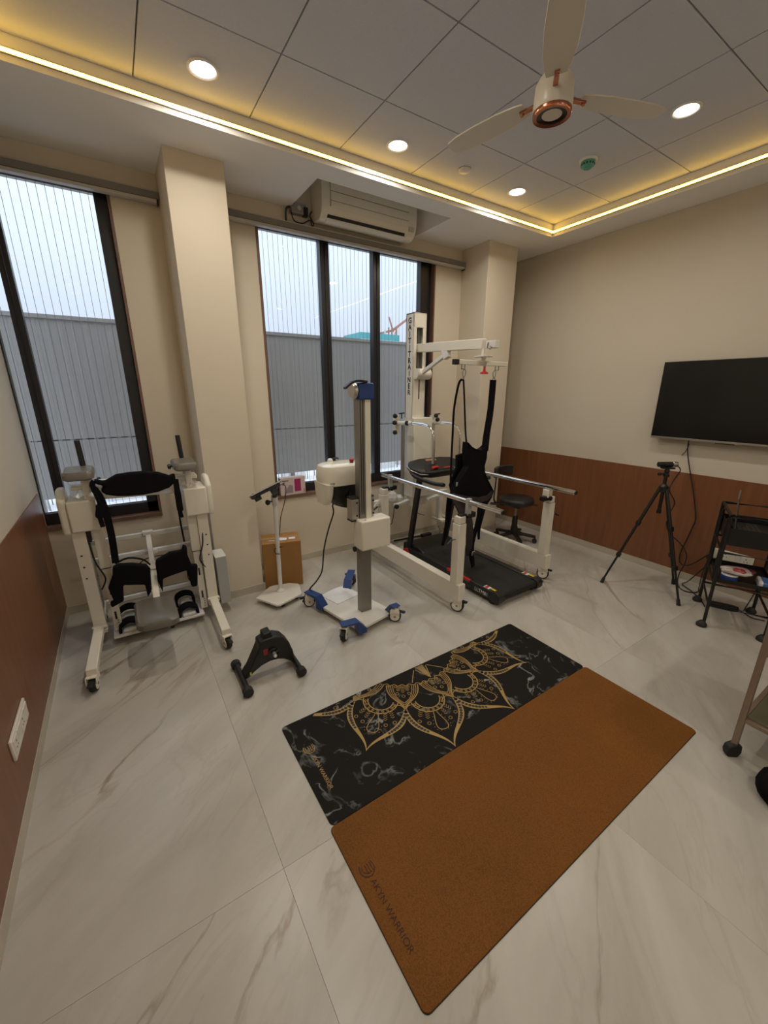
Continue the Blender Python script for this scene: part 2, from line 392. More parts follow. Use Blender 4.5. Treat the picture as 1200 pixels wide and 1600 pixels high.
# window wall with two openings
W1 = (XL, .19, .70, 3.03); W2 = (1.17, 3.06, .69, 3.03); WT = .25
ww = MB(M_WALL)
ww.bb((XL-.2, YW, 0), (W1[1], YW+WT, W1[2])).bb((XL-.2, YW, W1[3]), (W1[1], YW+WT, 3.45)).bb((XL-.2, YW, W1[2]), (XL-.012, YW+WT, W1[3]))
ww.bb((W1[1], YW, 0), (W2[0], YW+WT, 3.45))
ww.bb((W2[0], YW, 0), (W2[1], YW+WT, W2[2])).bb((W2[0], YW, W2[3]), (W2[1], YW+WT, 3.45))
ww.bb((W2[1], YW, 0), (XR+.2, YW+WT, 3.45))
wwo = struct('wall_window', ww)
build('pillar', MB(M_WALL).bb((.49, 3.29, 0), (.858, YW, 3.4)), wwo, .004)
build('pillar', MB(M_WALL).bb((3.43, 3.33, 0), (3.86, YW, 3.4)), wwo, .004)
bs = MB(M_BASE); t = .012
bs.bb((XL, YW-t, 0), (.49, YW, .067)).bb((.858, YW-t, 0), (3.43, YW, .067)).bb((3.86, YW-t, 0), (XR, YW, .067))
bs.bb((.49-t, 3.29-t, 0), (.858+t, 3.29, .067)).bb((.49-t, 3.29, 0), (.49, YW, .067)).bb((.858, 3.29, 0), (.858+t, YW, .067))
bs.bb((3.43-t, 3.33-t, 0), (3.86+t, 3.33, .067)).bb((3.43-t, 3.33, 0), (3.43, YW, .067)).bb((3.86, 3.33, 0), (3.86+t, YW, .067))
struct('baseboard_window', bs, None, .0015)

# windows
def window(name, x0, x1, z0, z1, mull, lj, rj, left_jamb=True):
    yf = 3.80
    fr = MB(M_FRAME)
    fr.bb((x0, yf-.03, z0), (x0+lj, yf+.04, z1)).bb((x1-rj, yf-.03, z0), (x1, yf+.04, z1))
    fr.bb((x0, yf-.03, z1-.018), (x1, yf+.04, z1)).bb((x0, yf-.03, z0), (x1, yf+.04, z0+.085))
    w = build(name, fr, None, .003); w['kind'] = 'structure'
    edges = [x0+lj]
    for a, b in mull:
        q = MB(M_FRAME).bb((a, yf-.035, z0+.085), (b, yf+.04, z1-.018)); q.bb(((a+b)/2-.004, yf-.042, z0+.085), ((a+b)/2+.004, yf-.035, z1-.018))
        build('mullion', q, w, .003); edges += [a, b]
    edges.append(x1-rj)
    for k in range(0, len(edges), 2):
        build('pane', MB(M_GLASS).bb((edges[k]-.004, yf+.004, z0+.08), (edges[k+1]+.004, yf+.010, z1-.014)), w, flat=True)
    build('jamb', MB(M_STONE).bb((x1, YW-.004, z0), (x1+.018, YW+WT, z1)), w)
    if left_jamb: build('jamb', MB(M_STONE).bb((x0-.018, YW-.002, z0), (x0, YW+WT, z1)), w)
    build('sill', MB(M_STONE).bb((x0-(.018 if left_jamb else 0), YW-.018, z0-.03), (x1+.018, YW+WT, z0)), w, .002)
    return w
window('window_1', XL, .172, .73, 3.03, [(-.485, -.423)], .004, .075, False)
window('window_2', 1.188, 3.042, .72, 3.03, [(1.755, 1.842), (2.315, 2.395)], .022, .138)

# ceiling: dark grid, tiles, soffit with cove
cl = struct('ceiling', MB(M_GRIDBLK).bb((CX0-.1, CY0-.1, ZC+.012), (CX1+.1, CY1+.1, ZC+.05)))
gx, gy = .3454, 2.3764
tx = sorted([gx+.6*k for k in range(-2, 7) if CX0+.02 < gx+.6*k < CX1-.02]+[CX0, CX1]); ty = sorted([gy+.6*k for k in range(-7, 2) if CY0+.02 < gy+.6*k < CY1-.02]+[CY0, CY1])
for i in range(len(tx)-1):
    for j in range(len(ty)-1):
        build('ceiling_tile', MB(M_CEIL).bb((tx[i]+.0035, ty[j]+.0035, ZC), (tx[i+1]-.0035, ty[j+1]-.0035, ZC+.014)), cl, .001, seg=1)
NX0, NX1, NY = 1.472, 2.745, 3.15
so = MB(M_SOFFIT)
so.bb((XL-.012, YB, ZS), (CX0, YW, 3.45)).bb((CX1, YB, ZS), (XR+.012, YW, 3.45)).bb((CX0, YB, ZS), (CX1, CY0, 3.45))
so.bb((CX0, CY1, ZS), (CX1, NY, 3.45)).bb((CX0, NY, ZS), (NX0, YW, 3.45)).bb((NX1, NY, ZS), (CX1, YW, 3.45)).bb((NX0, NY, 3.42), (NX1, YW, 3.45))
build('soffit', so, cl)

# ================================================================== LIGHTS OF THE ROOM, PLUS ADDED UNSEEN DOWNLIGHTS
def cove(name, a, b, label):
    s = MB(M_LEDON); s.bb(a, b); c = MB(M_ALU)
    t = thing(name, label, 'light strip', ((a[0]+b[0])/2, (a[1]+b[1])/2, a[2]), 'cove light strips')
    build('led_diffuser', s, t)
    for dz in (-.004, b[2]-a[2]):
        c.bb((a[0], a[1], a[2]+dz), (b[0], b[1], a[2]+dz+.004))
    build('profile', c, t)
ZL = 3.190
cove('cove_light', (CX0, CY1-.008, ZL), (CX1, CY1, ZL+.018), 'glowing yellow strip in the ceiling cove above the windows')
cove('cove_light', (CX1-.008, CY0, ZL), (CX1, CY1-.008, ZL+.018), 'glowing yellow strip in the ceiling cove along the television wall')
cove('cove_light', (CX0, CY0, ZL), (CX0+.008, CY1-.008, ZL+.018), 'yellow strip in the ceiling cove above the left wall, outside the frame')
def downlight(x, y, label):
    t = thing('downlight', label, 'ceiling light', (x, y, ZC), 'round downlights')
    build('trim_ring', MB(M_WHITE2).lathe([(.060, -.001), (.078, -.001), (.076, -.006), (.066, -.008), (.060, -.004), (.060, -.001)], (x, y, ZC), (0, 0, 1), 32, None, False), t)
    build('diffuser', MB(M_LAMPON).lathe([(.0, -.0035), (.060, -.0035), (.060, -.001), (.0, -.001)], (x, y, ZC), (0, 0, 1), 32), t)
    ld = bpy.data.lights.new('downlight_lamp', 'AREA'); ld.shape = 'DISK'; ld.size = .12; ld.spread = math.radians(162); ld.energy = LAMP_W; ld.color = (1.0, .93, .82)
    lo = bpy.data.objects.new('downlight_lamp', ld); COL.objects.link(lo); lo.parent = t; lo.location = (0, 0, -.012)
for x, y, l in [(.642, 2.683, 'round recessed downlight at far left of the ceiling, nearest the left window'),
                (1.850, 2.686, 'round recessed downlight in the ceiling between left window and air conditioner'),
                (3.040, 2.684, 'round recessed downlight nearest the cove corner, beside green smoke detector'),
                (3.052, 1.483, 'round recessed downlight right of the ceiling fan'),
                (.642, 1.483, 'added fill downlight overhead at left, out of frame'),  # unseen lamp added to brighten the room
                (.642, -.917, 'added fill downlight at the rear left, out of frame'),  # unseen rear row added as frontal fill on the window side
                (1.850, -.917, 'added fill downlight at the rear middle, out of frame'),
                (3.052, -.917, 'added fill downlight at the rear right, out of frame')]:
    downlight(x, y, l)

# ceiling fan
def fan():
    cx, cy = 1.717, 1.364
    t = thing('ceiling_fan', 'cream ceiling fan with rose copper trim under the ceiling', 'fan', (cx, cy, ZC))
    build('canopy', MB(M_FANW).lathe([(.02, -.07), (.05, -.055), (.062, -.02), (.062, 0)], (cx, cy, ZC), (0, 0, 1), 28), t)
    build('downrod', MB(M_FANW).cyl((cx, cy, 3.0), (cx, cy, ZC-.05), .013), t)
    build('motor_housing', MB(M_FANW).lathe([(.060, 2.802), (.071, 2.800), (.075, 2.806), (.078, 2.83), (.074, 2.90), (.060, 2.925), (.046, 2.935), (.043, 3.02), (.03, 3.035), (.016, 3.04)], (cx, cy, 0), (0, 0, 1), 32), t)
    build('copper_ring', MB(M_COPPER).lathe([(.060, 2.797), (.075, 2.795), (.0775, 2.803), (.0765, 2.812), (.066, 2.806), (.060, 2.803), (.060, 2.797)], (cx, cy, 0), (0, 0, 1), 36, None, False), t)
    build('bottom_lens', MB(M_BLKG).lathe([(0, 2.803), (.040, 2.802), (.062, 2.800), (.062, 2.806), (0, 2.806)], (cx, cy, 0), (0, 0, 1), 32), t)
    cl = MB(M_COPPER)
    a = math.radians(235); d = Vector((math.cos(a), math.sin(a), 0)); s = Vector((-d.y, d.x, 0))
    for q in (-1, 1): cl.tube([Vector((cx, cy, 2.93))+d*.046+s*.022*q, Vector((cx, cy, 3.015))+d*.046+s*.022*q, Vector((cx, cy, 3.03))+d*.04+s*.012*q], .0035, 8)
    cl.tube([Vector((cx, cy, 3.03))+d*.042-s*.022, Vector((cx, cy, 3.03))+d*.042+s*.022], .007, 8)
    build('copper_clip', cl, t)
    for ang in (-20, 100, 220):
        a = math.radians(ang); d = Vector((math.cos(a), math.sin(a), 0)); s = Vector((-d.y, d.x, 0)); c = Vector((cx, cy, 2.862))
        ar = MB(M_COPPER); ar.beam(c+d*.065, c+d*.150, .020, .012)
        ar.cyl(c+d*.140-Vector((0, 0, .012)), c+d*.140+Vector((0, 0, .008)), .008)
        ao = build('blade_arm', ar, t, .002)
        b = MB(M_FANW); loops = []
        for u, w in ((.12, .075), (.16, .095), (.24, .118), (.36, .122), (.46, .112), (.515, .085), (.53, .05)):
            p = c+d*u+Vector((0, 0, .006)); tw = .10
            loops.append([p+s*(w/2)*q+Vector((0, 0, tw*w/2*q+dz)) for q, dz in ((-1, -.003), (1, -.003), (1, .003), (-1, .003))])
        b.loft(loops); build('blade', b, ao, .0015)
fan()
# detectors
t = thing('smoke_detector', 'green-lensed round smoke detector on the ceiling tile', 'detector', (3.083, 2.098, ZC))
build('base_plate', MB(M_WHITE2).lathe([(.055, -.012), (.06, -.006), (.06, 0)], (3.083, 2.098, ZC), (0, 0, 1), 28), t)
build('sensor_dome', MB(M_DETECT).lathe([(.0, -.052), (.026, -.052), (.032, -.046), (.044, -.040), (.047, -.012)], (3.083, 2.098, ZC), (0, 0, 1), 28), t)
sl = MB(M_BLK)
for k in range(14):
    a = 2*PI*k/14; sl.box((3.083+.0447*math.cos(a), 2.098+.0447*math.sin(a), ZC-.030), (.004, .010, .010), None, Matrix.Rotation(a, 3, 'Z'))
build('vent_slots', sl, t)
t = thing('ceiling_sensor', 'small pale flat round sensor on ceiling near the window cove', 'detector', (2.437, 2.667, ZC))
build('cover', MB(M_WHITE2).lathe([(.0, -.020), (.030, -.020), (.042, -.014), (.045, -.004), (.045, 0)], (2.437, 2.667, ZC), (0, 0, 1), 28), t)
build('rim', MB(M_STEEL).lathe([(.045, -.003), (.049, -.002), (.049, 0)], (2.437, 2.667, ZC), (0, 0, 1), 28, None, False), t)

# ================================================================== ON THE WINDOW WALL
def headrail(x0, x1, label):
    t = thing('blind_headrail', label, 'blind rail', ((x0+x1)/2, 3.69, 2.96), 'blind headrails')
    build('cassette', MB(M_RAIL).bb((x0, 3.655, 2.985), (x1, YW, 3.03)), t, .003)
    q = MB(M_RAILW); q.bb((x0, 3.650, 2.962), (x1-.02, 3.700, 2.983)).bb((x0, 3.648, 3.028), (x1, 3.66, 3.034)); build('bottom_bar', q, t, .003)
    build('groove', MB(M_BLK).bb((x0, 3.653, 2.982), (x1-.02, 3.70, 2.986)), t)
    build('end_cap', MB(M_BLK).bb((x1-.012, 3.66, 2.955), (x1-.008, 3.71, 3.0)), t)
headrail(XL, .488, 'taupe roller blind headrail above the left window')
headrail(.86, 3.428, 'taupe roller blind headrail above the wide window, under air conditioner')
# air conditioner
def aircon():
    x0, x1 = 1.665, 2.63
    t = thing('air_conditioner', 'white split air conditioner in the soffit recess above wide window', 'air conditioner', ((x0+x1)/2, YW, 3.07))
    prof = [(YW, 3.085), (3.62, 3.062), (3.555, 3.068), (3.515, 3.105), (3.495, 3.16), (3.488, 3.24), (3.492, 3.33), (3.52, 3.37), (YW, 3.37)]
    build('body', MB(M_WHITEG).prism(prof, x0, x1, (0, 0, 0), (0, 1, 0), (0, 0, 1), (1, 0, 0)), t, .008)
    fp = [(3.494, 3.145), (3.486, 3.165), (3.481, 3.24), (3.485, 3.325), (3.49, 3.335), (3.49, 3.24)]
    build('front_panel', MB(M_WHITEG).prism(fp, x0+.07, x1-.10, (0, 0, 0), (0, 1, 0), (0, 0, 1), (1, 0, 0)), t, .002)
    build('outlet_slot', MB(M_BLK).prism([(3.532, 3.080), (3.516, 3.098), (3.523, 3.106), (3.540, 3.087)], x0+.06, x1-.12, (0, 0, 0), (0, 1, 0), (0, 0, 1), (1, 0, 0)), t)
    build('louver', MB(M_WHITEG).prism([(3.600, 3.056), (3.556, 3.060), (3.533, 3.079), (3.538, 3.086), (3.560, 3.068), (3.598, 3.064)], x0+.06, x1-.10, (0, 0, 0), (0, 1, 0), (0, 0, 1), (1, 0, 0)), t)
    gl = MB(M_RAIL)
    for za, ya in ((3.19, 3.483), (3.255, 3.4795)): gl.bb((x0+.075, ya-.001, za), (x1-.105, ya+.004, za+.003))
    gl.bb((x0+.071, 3.479, 3.15), (x0+.074, 3.492, 3.32)); build('panel_groove', gl, t)
    build('display_panel', MB(M_RAILW).prism([(3.505, 3.118), (3.493, 3.155), (3.491, 3.155), (3.502, 3.118)], x1-.09, x1-.03, (0, 0, 0), (0, 1, 0), (0, 0, 1), (1, 0, 0)), t)
aircon()
t = thing('junction_box', 'small grey electrical junction box with black cable beside air conditioner', 'electrical box', (1.53, YW, 3.12))
b = MB(M_STEEL).bb((1.47, 3.665, 3.11), (1.60, YW, 3.19)); build('box', b, t, .006)
b = MB(M_BLK).bb((1.575, 3.65, 3.10), (1.61, 3.70, 3.165)).cyl((1.535, 3.655, 3.15), (1.535, 3.67, 3.15), .018, None, 14, M_RAILW); build('plug', b, t, .004)
build('cable', MB(M_BLK).tube(smooth_path([(1.46, 3.68, 3.15), (1.43, 3.68, 3.13), (1.425, 3.69, 3.07), (1.43, 3.69, 3.03)]), .008, 8).tube(smooth_path([(1.47, 3.68, 3.13), (1.49, 3.68, 3.06), (1.57, 3.69, 3.055), (1.64, 3.69, 3.09), (1.655, 3.69, 3.05), (1.67, 3.69, 3.07), (1.64, 3.69, 3.12), (1.66, 3.69, 3.16)]), .005, 8), t)

# ================================================================== OUTSIDE
def grille(x0, x1, label):
    t = thing('window_grille', label, 'grille', ((x0+x1)/2, 3.90, .75), 'steel wire grilles')
    n = int((x1-x0)/.045); me = None
    for k in range(n):
        x = x0+(k+.5)*(x1-x0)/n
        if me is None:
            o = build('wire', MB(M_WIRE).tube([(x, 3.90, .70), (x, 3.90, 3.03)], .0016, 5), t); me = o.data; xb = x
        else:
            o = bpy.data.objects.new('wire', me); COL.objects.link(o); o.parent = t; o.location = (x-xb, 0, 0)
    for za, zb in ((.695, .712), (3.015, 3.03)): build('rail', MB(M_STEEL).bb((x0, 3.885, za), (x1, 3.915, zb)), t)
grille(XL, .19, 'thin steel wires outside the left window'); grille(1.17, 3.06, 'thin steel wires outside the wide window')
def fence():
    y = 5.20; t = thing('metal_screen', 'grey corrugated metal screen outside both windows', 'fence', (1.4, y, .62))
    x = -1.6; W = 1.0
    def sheet(z0, z1):
        b = MB(M_FENCE); n = int(W/.025); vs = []; fs = []
        prof = []
        for k in range(11):
            u = k*.1
            prof += [(u+.0, 0), (u+.06, 0), (u+.070, -.003), (u+.090, -.003)] if k < 10 else [(1.0, 0)]
        for (u, d) in prof: vs += [(x+u, y+d, z0), (x+u, y+d, z1)]
        for k in range(len(prof)-1): fs.append((2*k, 2*k+2, 2*k+3, 2*k+1))
        m = len(vs); vs += [(a, c+.002, e) for a, c, e in vs]
        fs += [tuple(m+q for q in reversed(f)) for f in fs]
        return b.add(vs, fs)
    lo = build('sheet', sheet(.63, 1.225), t, flat=True); up = build('sheet', sheet(1.215, 2.38), t, flat=True)
    for k in range(1, 7):
        for s in (lo, up):
            o = bpy.data.objects.new('sheet', s.data); COL.objects.link(o); o.parent = t; o.location = (k*W, 0, 0)
    build('top_rail', MB(M_FENCE).bb((-1.6, y-.02, 2.35), (5.4, y+.03, 2.385)), t)
    for px in (-.4, 1.9, 4.2): build('post', MB(M_STEEL).bb((px-.03, y+.03, -7.98), (px+.03, y+.09, 2.36)), t)
fence()
M_GROUND = P('pale_paving', (.80, .79, .77), .8, vary=.15, scale=.6)
g = build('street', MB(M_GROUND).bb((-80, 12, -8.3), (140, 140, -8.0)), None, loc=(0, 12, -8)); g['kind'] = 'structure'
AWN = [((.08, .30, .62), 'blue'), ((.62, .22, .10), 'orange'), ((.70, .68, .64), 'white'), ((.55, .10, .10), 'red'), ((.66, .56, .30), 'yellow'), ((.75, .45, .36), 'salmon')]
ORD = 'first second third fourth fifth sixth seventh eighth ninth tenth eleventh twelfth thirteenth fourteenth fifteenth sixteenth'.split()
ORD = [o+' from left' for o in ORD]
def stall(x, y, k, n):
    c, nm = AWN[k]; am = P('awning_'+nm, c, .6)
    t = thing('market_stall', '%s canopied street stall far below, %s in the row seen under the screen' % (nm, ORD[n-1]), 'stall', (x, y, -8), 'market stalls on the street below')
    build('canopy', MB(am).prism([(-1.6, 2.1), (0, 2.7), (1.6, 2.1), (1.6, 2.0), (-1.6, 2.0)], -1.2, 1.2, (x, y, -8), (1, 0, 0), (0, 0, 1), (0, 1, 0)), t)
    p = MB(M_STEEL)
    for a in (-1.5, 1.5):
        for b in (-1.1, 1.1): p.bb((x+a-.04, y+b-.04, -8), (x+a+.04, y+b+.04, -5.9))
    build('post_frame', p, t)
    build('counter', MB(P('stall_counter', (.6, .58, .55), .6)).bb((x-1.3, y-.9, -8), (x+1.3, y-.1, -7.1)), t)
xx = -7.5; n = 0
while xx < 40:
    stall(xx, 44.0+random.uniform(-1.5, 1.5), [2, 0, 2, 1, 3, 2, 4, 5, 2, 0, 1][n % 11], n+1); xx += random.uniform(3.6, 4.6); n += 1
def far():
    t = thing('building', 'distant building wrapped in teal netting beyond the screen', 'building', (39, 62, -8))
    build('netting', MB(P('teal_netting', (.10, .36, .37), .8)).bb((34.5, 60, -8), (42.0, 66, 10.6)), t)
    s = MB(M_GROUND)
    for k in range(8): s.bb((34.3, 59.7, -6+k*2.2), (42.2, 66.2, -5.8+k*2.2))
    for k in range(5): s.bb((34.6+k*1.7, 61, 10.6), (34.8+k*1.7, 61.2, 11.2+.3*(k % 2)))
    build('floor_slab', s, t)
    c = thing('tower_crane', 'distant pale red tower crane beside the teal building', 'crane', (43.3, 64, -8))
    m = MB(P('crane_paint', (.45, .22, .16), .6)); x, y = 43.3, 64
    for a in (-.5, .5):
        for b in (-.5, .5): m.bb((x+a-.09, y+b-.09, -8), (x+a+.09, y+b+.09, 12.4))
    for k in range(10): m.beam((x-.5, y-.5, -7+k*1.9), (x+.5, y-.5, -5.1+k*1.9), .1, .1)
    build('mast', m, c)
    j = MB(P('crane_paint', (.45, .22, .16), .6))
    j.beam((x-3.4, y, 11.0), (x, y, 11.9), .35, .35); j.beam((x, y, 11.9), (x+7, y, 16.5), .35, .35); j.beam((x, y, 12), (x-.8, y, 14), .2, .2); build('jib', j, c)
far()

# ================================================================== YOGA MATS
MA = .0081; MO = Vector((.4459, 1.1074, 0)); EX = Vector((math.cos(MA), math.sin(MA), 0)); EY = Vector((-math.sin(MA), math.cos(MA), 0))
def mp(u, v, z=.0): return MO+EX*u+EY*v+Vector((0, 0, z))
ZM = .005
bm_ = thing('yoga_mat', 'black marbled yoga mat with a gold half mandala print', 'yoga mat', mp(.92, .3))
q = MB(M_BLKMARB); q.prism(rrect(1.80, .598, .022, 5, .923, .3045), 0.0006, ZM, MO, EX, EY); build('mat_body', q, bm_, .0015, seg=1)
cm_ = thing('yoga_mat', 'plain brown cork yoga mat with faint engraved lettering', 'yoga mat', mp(.92, -.3))
q = MB(M_CORK); q.prism(rrect(1.815, .614, .022, 5, .921, -.3035), 0.0022, ZM+.001, MO, EX, EY); build('mat_body', q, cm_, .0015, seg=1)
q = MB(M_RUB); q.prism(rrect(1.817, .618, .022, 5, .921, -.303), 0.0004, .0022, MO, EX, EY); build('rubber_underside', q, cm_, 0)

def mandala():
    g = MB(M_GOLD); kk = MB(M_BLK)
    C = (.933, .843); VMAX = .597
    def loc(ang, s, r):     # local petal coordinates (lateral s, radial r) -> mat u, v
        a = math.radians(ang); return (C[0]+r*math.sin(a)+s*math.cos(a), C[1]-r*math.cos(a)+s*math.sin(a))
    def ok(p): return .02 < p[0] < 1.81 and p[1] < VMAX
    def quad(mb, a, b, c, d, z):
        if all(ok(p) for p in (a, b, c, d)): mb.add([mp(p[0], p[1], z) for p in (a, b, c, d)], [(0, 1, 2, 3)])
    def stroke(pts, w, z=ZM+.0004, mb=None):
        mb = mb or g; n = len(pts); L = []
        for i in range(n):
            a = pts[max(i-1, 0)]; b = pts[min(i+1, n-1)]; dx, dy = b[0]-a[0], b[1]-a[1]; l = math.hypot(dx, dy) or 1
            nx, ny = -dy/l*w/2, dx/l*w/2; L.append(((pts[i][0]+nx, pts[i][1]+ny), (pts[i][0]-nx, pts[i][1]-ny)))
        for i in range(n-1): quad(mb, L[i][0], L[i][1], L[i+1][1], L[i+1][0], z)
    def disc(p, r, mb, z=ZM+.0006, n=10):
        if ok((p[0], p[1]+r)): mb.add([mp(p[0]+r*math.cos(2*PI*k/n), p[1]+r*math.sin(2*PI*k/n), z) for k in range(n)], [tuple(range(n))])
    def ring(p, r, w): stroke([(p[0]+r*math.cos(2*PI*k/14), p[1]+r*math.sin(2*PI*k/14)) for k in range(15)], w)
    def bez(P, n=18):
        out = []
        for i in range(n+1):
            t = i/n; c = ((1-t)**3, 3*t*(1-t)**2, 3*t*t*(1-t), t**3)
            out.append((sum(k*p[0] for k, p in zip(c, P)), sum(k*p[1] for k, p in zip(c, P))))
        return out
    def sprig(ang, s0, r0, s1, r1):
        dx, dy = s1-s0, r1-r0; l = math.hypot(dx, dy); dx /= l; dy /= l
        for k in range(4):
            t = l*(.05+.19*k); bx, by = s0+dx*t, r0+dy*t
            for sg in (-1, 1): stroke([loc(ang, bx+sg*dy*.011-dx*.010, by-sg*dx*.011-dy*.010), loc(ang, bx, by)], .0026)
        e = (s1+dx*.004, r1+dy*.004); ring(loc(ang, *e), .0095, .003)
    for ang in (-75, -45, -15, 15, 45, 75):
        for sg in (-1, 1):
            o = bez([(.164, .60), (.178, .735), (.03, .76), (0, .862)]); i_ = bez([(.140, .55), (.152, .715), (.028, .745), (0, .848)])
            O = [loc(ang, sg*a, b) for a, b in o]; I = [loc(ang, sg*a, b) for a, b in i_]
            for k in range(len(O)-1): quad(g, O[k], O[k+1], I[k+1], I[k], ZM+.0003)
            for k in range(0, 10):
                m = ((O[k][0]+I[k][0])/2, (O[k][1]+I[k][1])/2); w = math.hypot(O[k][0]-I[k][0], O[k][1]-I[k][1]); disc(m, min(.0095, w*.30), kk)
            # side strokes closing towards the inner petals
            stroke([loc(ang, sg*a, b) for a, b in bez([(.140, .55), (.12, .52), (.085, .535), (.075, .56)], 10)], .005)
        for R, w in ((.074, .0065), (.100, .0065)):
            stroke([loc(ang, R*math.sin(a), .515+R*math.cos(a)) for a in [math.radians(-88+176*k/22) for k in range(23)]], w)
        for k in range(9):
            a = math.radians(-76+19*k); disc(loc(ang, .087*math.sin(a), .515+.087*math.cos(a)), .0075, g); disc(loc(ang, .087*math.sin(a), .515+.087*math.cos(a)), .0045, kk, ZM+.0008)
        td = bez([(0.010, .622), (.012, .66), (.062, .745), (0, .745)], 14)
        for sg in (-1, 1):
            stroke([loc(ang, sg*a, b) for a, b in td], .004)
            for a, b in td[3::2]: disc(loc(ang, sg*(a*1.35+.004), b+.003*(b > .73)), .0025, g, ZM+.0005, 6)
            sprig(ang, sg*.045, .612, sg*.062, .682); sprig(ang, sg*.072, .59, sg*.105, .655)
    for ang in (-60, -30, 0, 30, 60):
        for j in range(4):
            w = .098-.013*j; tip = .575-.016*j; base = .42
            for sg in (-1, 1):
                stroke([loc(ang, sg*a, b) for a, b in bez([(w*.95, base-.04), (w*1.05, .49-.004*j), (.02, .51), (0, tip)], 14)], .0038 if j else .006)
        sprig(ang, 0, .405, 0, .47); sprig(ang, -.022, .40, -.034, .45); sprig(ang, .022, .40, .034, .45)
    stroke([loc(-70+140*k/110, 0, .385+.007*math.sin(k*1.15)) for k in range(111)], .005)
    for k in range(24): ring(loc(-64+5.6*k, 0, .398), .007, .0028)
    for k in range(-3, 4):
        a0 = k*20
        for e in (-9, 9): stroke([loc(a0, 0, .372), loc(a0+e, 0, .27)], .005)
        for j in range(9): stroke([loc(a0-6+1.5*j, 0, .25), loc(a0-1.6+.4*j, 0, .335)], .0022 if k else .0035)
    quad(g, loc(-1.5, 0, .33), loc(1.5, 0, .33), loc(.3, 0, .372), loc(-.3, 0, .372), ZM+.0005)
    build('mandala_print', g, bm_, flat=True); build('print_dots', kk, bm_, flat=True)['kind'] = 'stuff'
    def emblem(u, v, m, par):
        e = MB(m)
        def curve(P, w):
            pts = [(u+a*1.15, v+b*1.15) for a, b in P]
            n = len(pts)
            for i in range(n-1):
                dx, dy = pts[i+1][0]-pts[i][0], pts[i+1][1]-pts[i][1]; l = math.hypot(dx, dy); nx, ny = -dy/l*w/2, dx/l*w/2
                e.add([mp(x, y, ZM+.0016) for x, y in ((pts[i][0]+nx, pts[i][1]+ny), (pts[i][0]-nx, pts[i][1]-ny), (pts[i+1][0]-nx, pts[i+1][1]-ny), (pts[i+1][0]+nx, pts[i+1][1]+ny))], [(0, 1, 2, 3)])
        curve(bez([(-.016, .022), (-.030, .0), (-.012, -.024), (.012, -.020)]), .004)
        curve(bez([(-.010, .018), (-.020, .004), (-.004, -.014), (.010, -.010)]), .003)
        for k in range(3): curve(bez([(-.002+.009*k, .018), (.006+.009*k, .010), (-.006+.009*k, -.002), (.004+.009*k, -.012)], 8), .0028)
        curve(bez([(.012, -.020), (.026, -.012), (.030, .004), (.022, .020)]), .003)
        build('emblem', e, par, flat=True)
    emblem(.092, .395, M_GOLD, bm_); emblem(.062, -.208, M_INK, cm_)
    text('lettering', 'AKYN WARRIOR', .0265, mp(.088, .352, ZM+.0006), -EY, EX, M_GOLD, bm_, ext=.0002)
    text('lettering', 'AKYN WARRIOR', .031, mp(.055, -.243, ZM+.0016), -EY, EX, M_INK, cm_, ext=.0002, spacing=1.02)
mandala()

# ================================================================== PEDAL EXERCISER
def pedal():
    t = thing('pedal_exerciser', 'small black pedal exerciser without pedals on the marble floor', 'exercise machine', (.55, 2.18, 0))
    body = [(.395, .055), (.43, .10), (.475, .185), (.495, .225), (.497, .255), (.53, .268), (.60, .268), (.645, .245), (.68, .195), (.70, .13), (.712, .055),
            (.695, .040), (.675, .062), (.64, .088), (.60, .104), (.55, .108), (.50, .096), (.45, .070), (.42, .045), (.40, .040)]
    build('housing', MB(M_BLK).prism(body, 2.135, 2.225, (0, 0, 0), (1, 0, 0), (0, 0, 1), (0, 1, 0)), t, .008)
    build('handle_block', MB(M_BLK).prism([(.525, .255), (.527, .300), (.575, .306), (.585, .262)], 2.145, 2.215, (0, 0, 0), (1, 0, 0), (0, 0, 1), (0, 1, 0)), t, .006)
    for x, lab in ((.385, 0), (.712, 1)):
        f = MB(M_BLK).tube([(x, 2.05, .036), (x, 2.33, .036)], .018, 14)
        o = build('foot_bar', f, t)
        for y in (2.04, 2.325):
            build('foot_cap', MB(M_RUB).lathe([(.024, -.02), (.030, -.018), (.030, .018), (.024, .02)], (x, y, .031), (0, 1, 0), 18), o, .003)
    build('crank_hub', MB(M_STEEL).cyl((.575, 2.136, .165), (.575, 2.095, .165), .012, None, 14).lathe([(.030, 0), (.034, .008), (.020, .014)], (.575, 2.137, .165), (0, -1, 0), 20, M_BLKG), t)
    build('hub_nut', MB(M_WHITE2).cyl((.575, 2.098, .165), (.575, 2.088, .165), .009, None, 6), t)
    build('warning_label', MB(P('dull_red_label', (.20, .025, .012), .5)).bb((.515, 2.131, .165), (.545, 2.135, .205)), t)
    build('sticker', MB(P('lime_sticker', (.45, .6, .05), .5)).bb((.425, 2.1315, .062), (.435, 2.1345, .082)), t)
    build('crank_arm', MB(M_ALUD).beam((.575, 2.240, .165), (.60, 2.240, .09), .018, .010, None, (0, 1, 0)).cyl((.575, 2.22, .165), (.575, 2.25, .165), .012), t)
pedal()

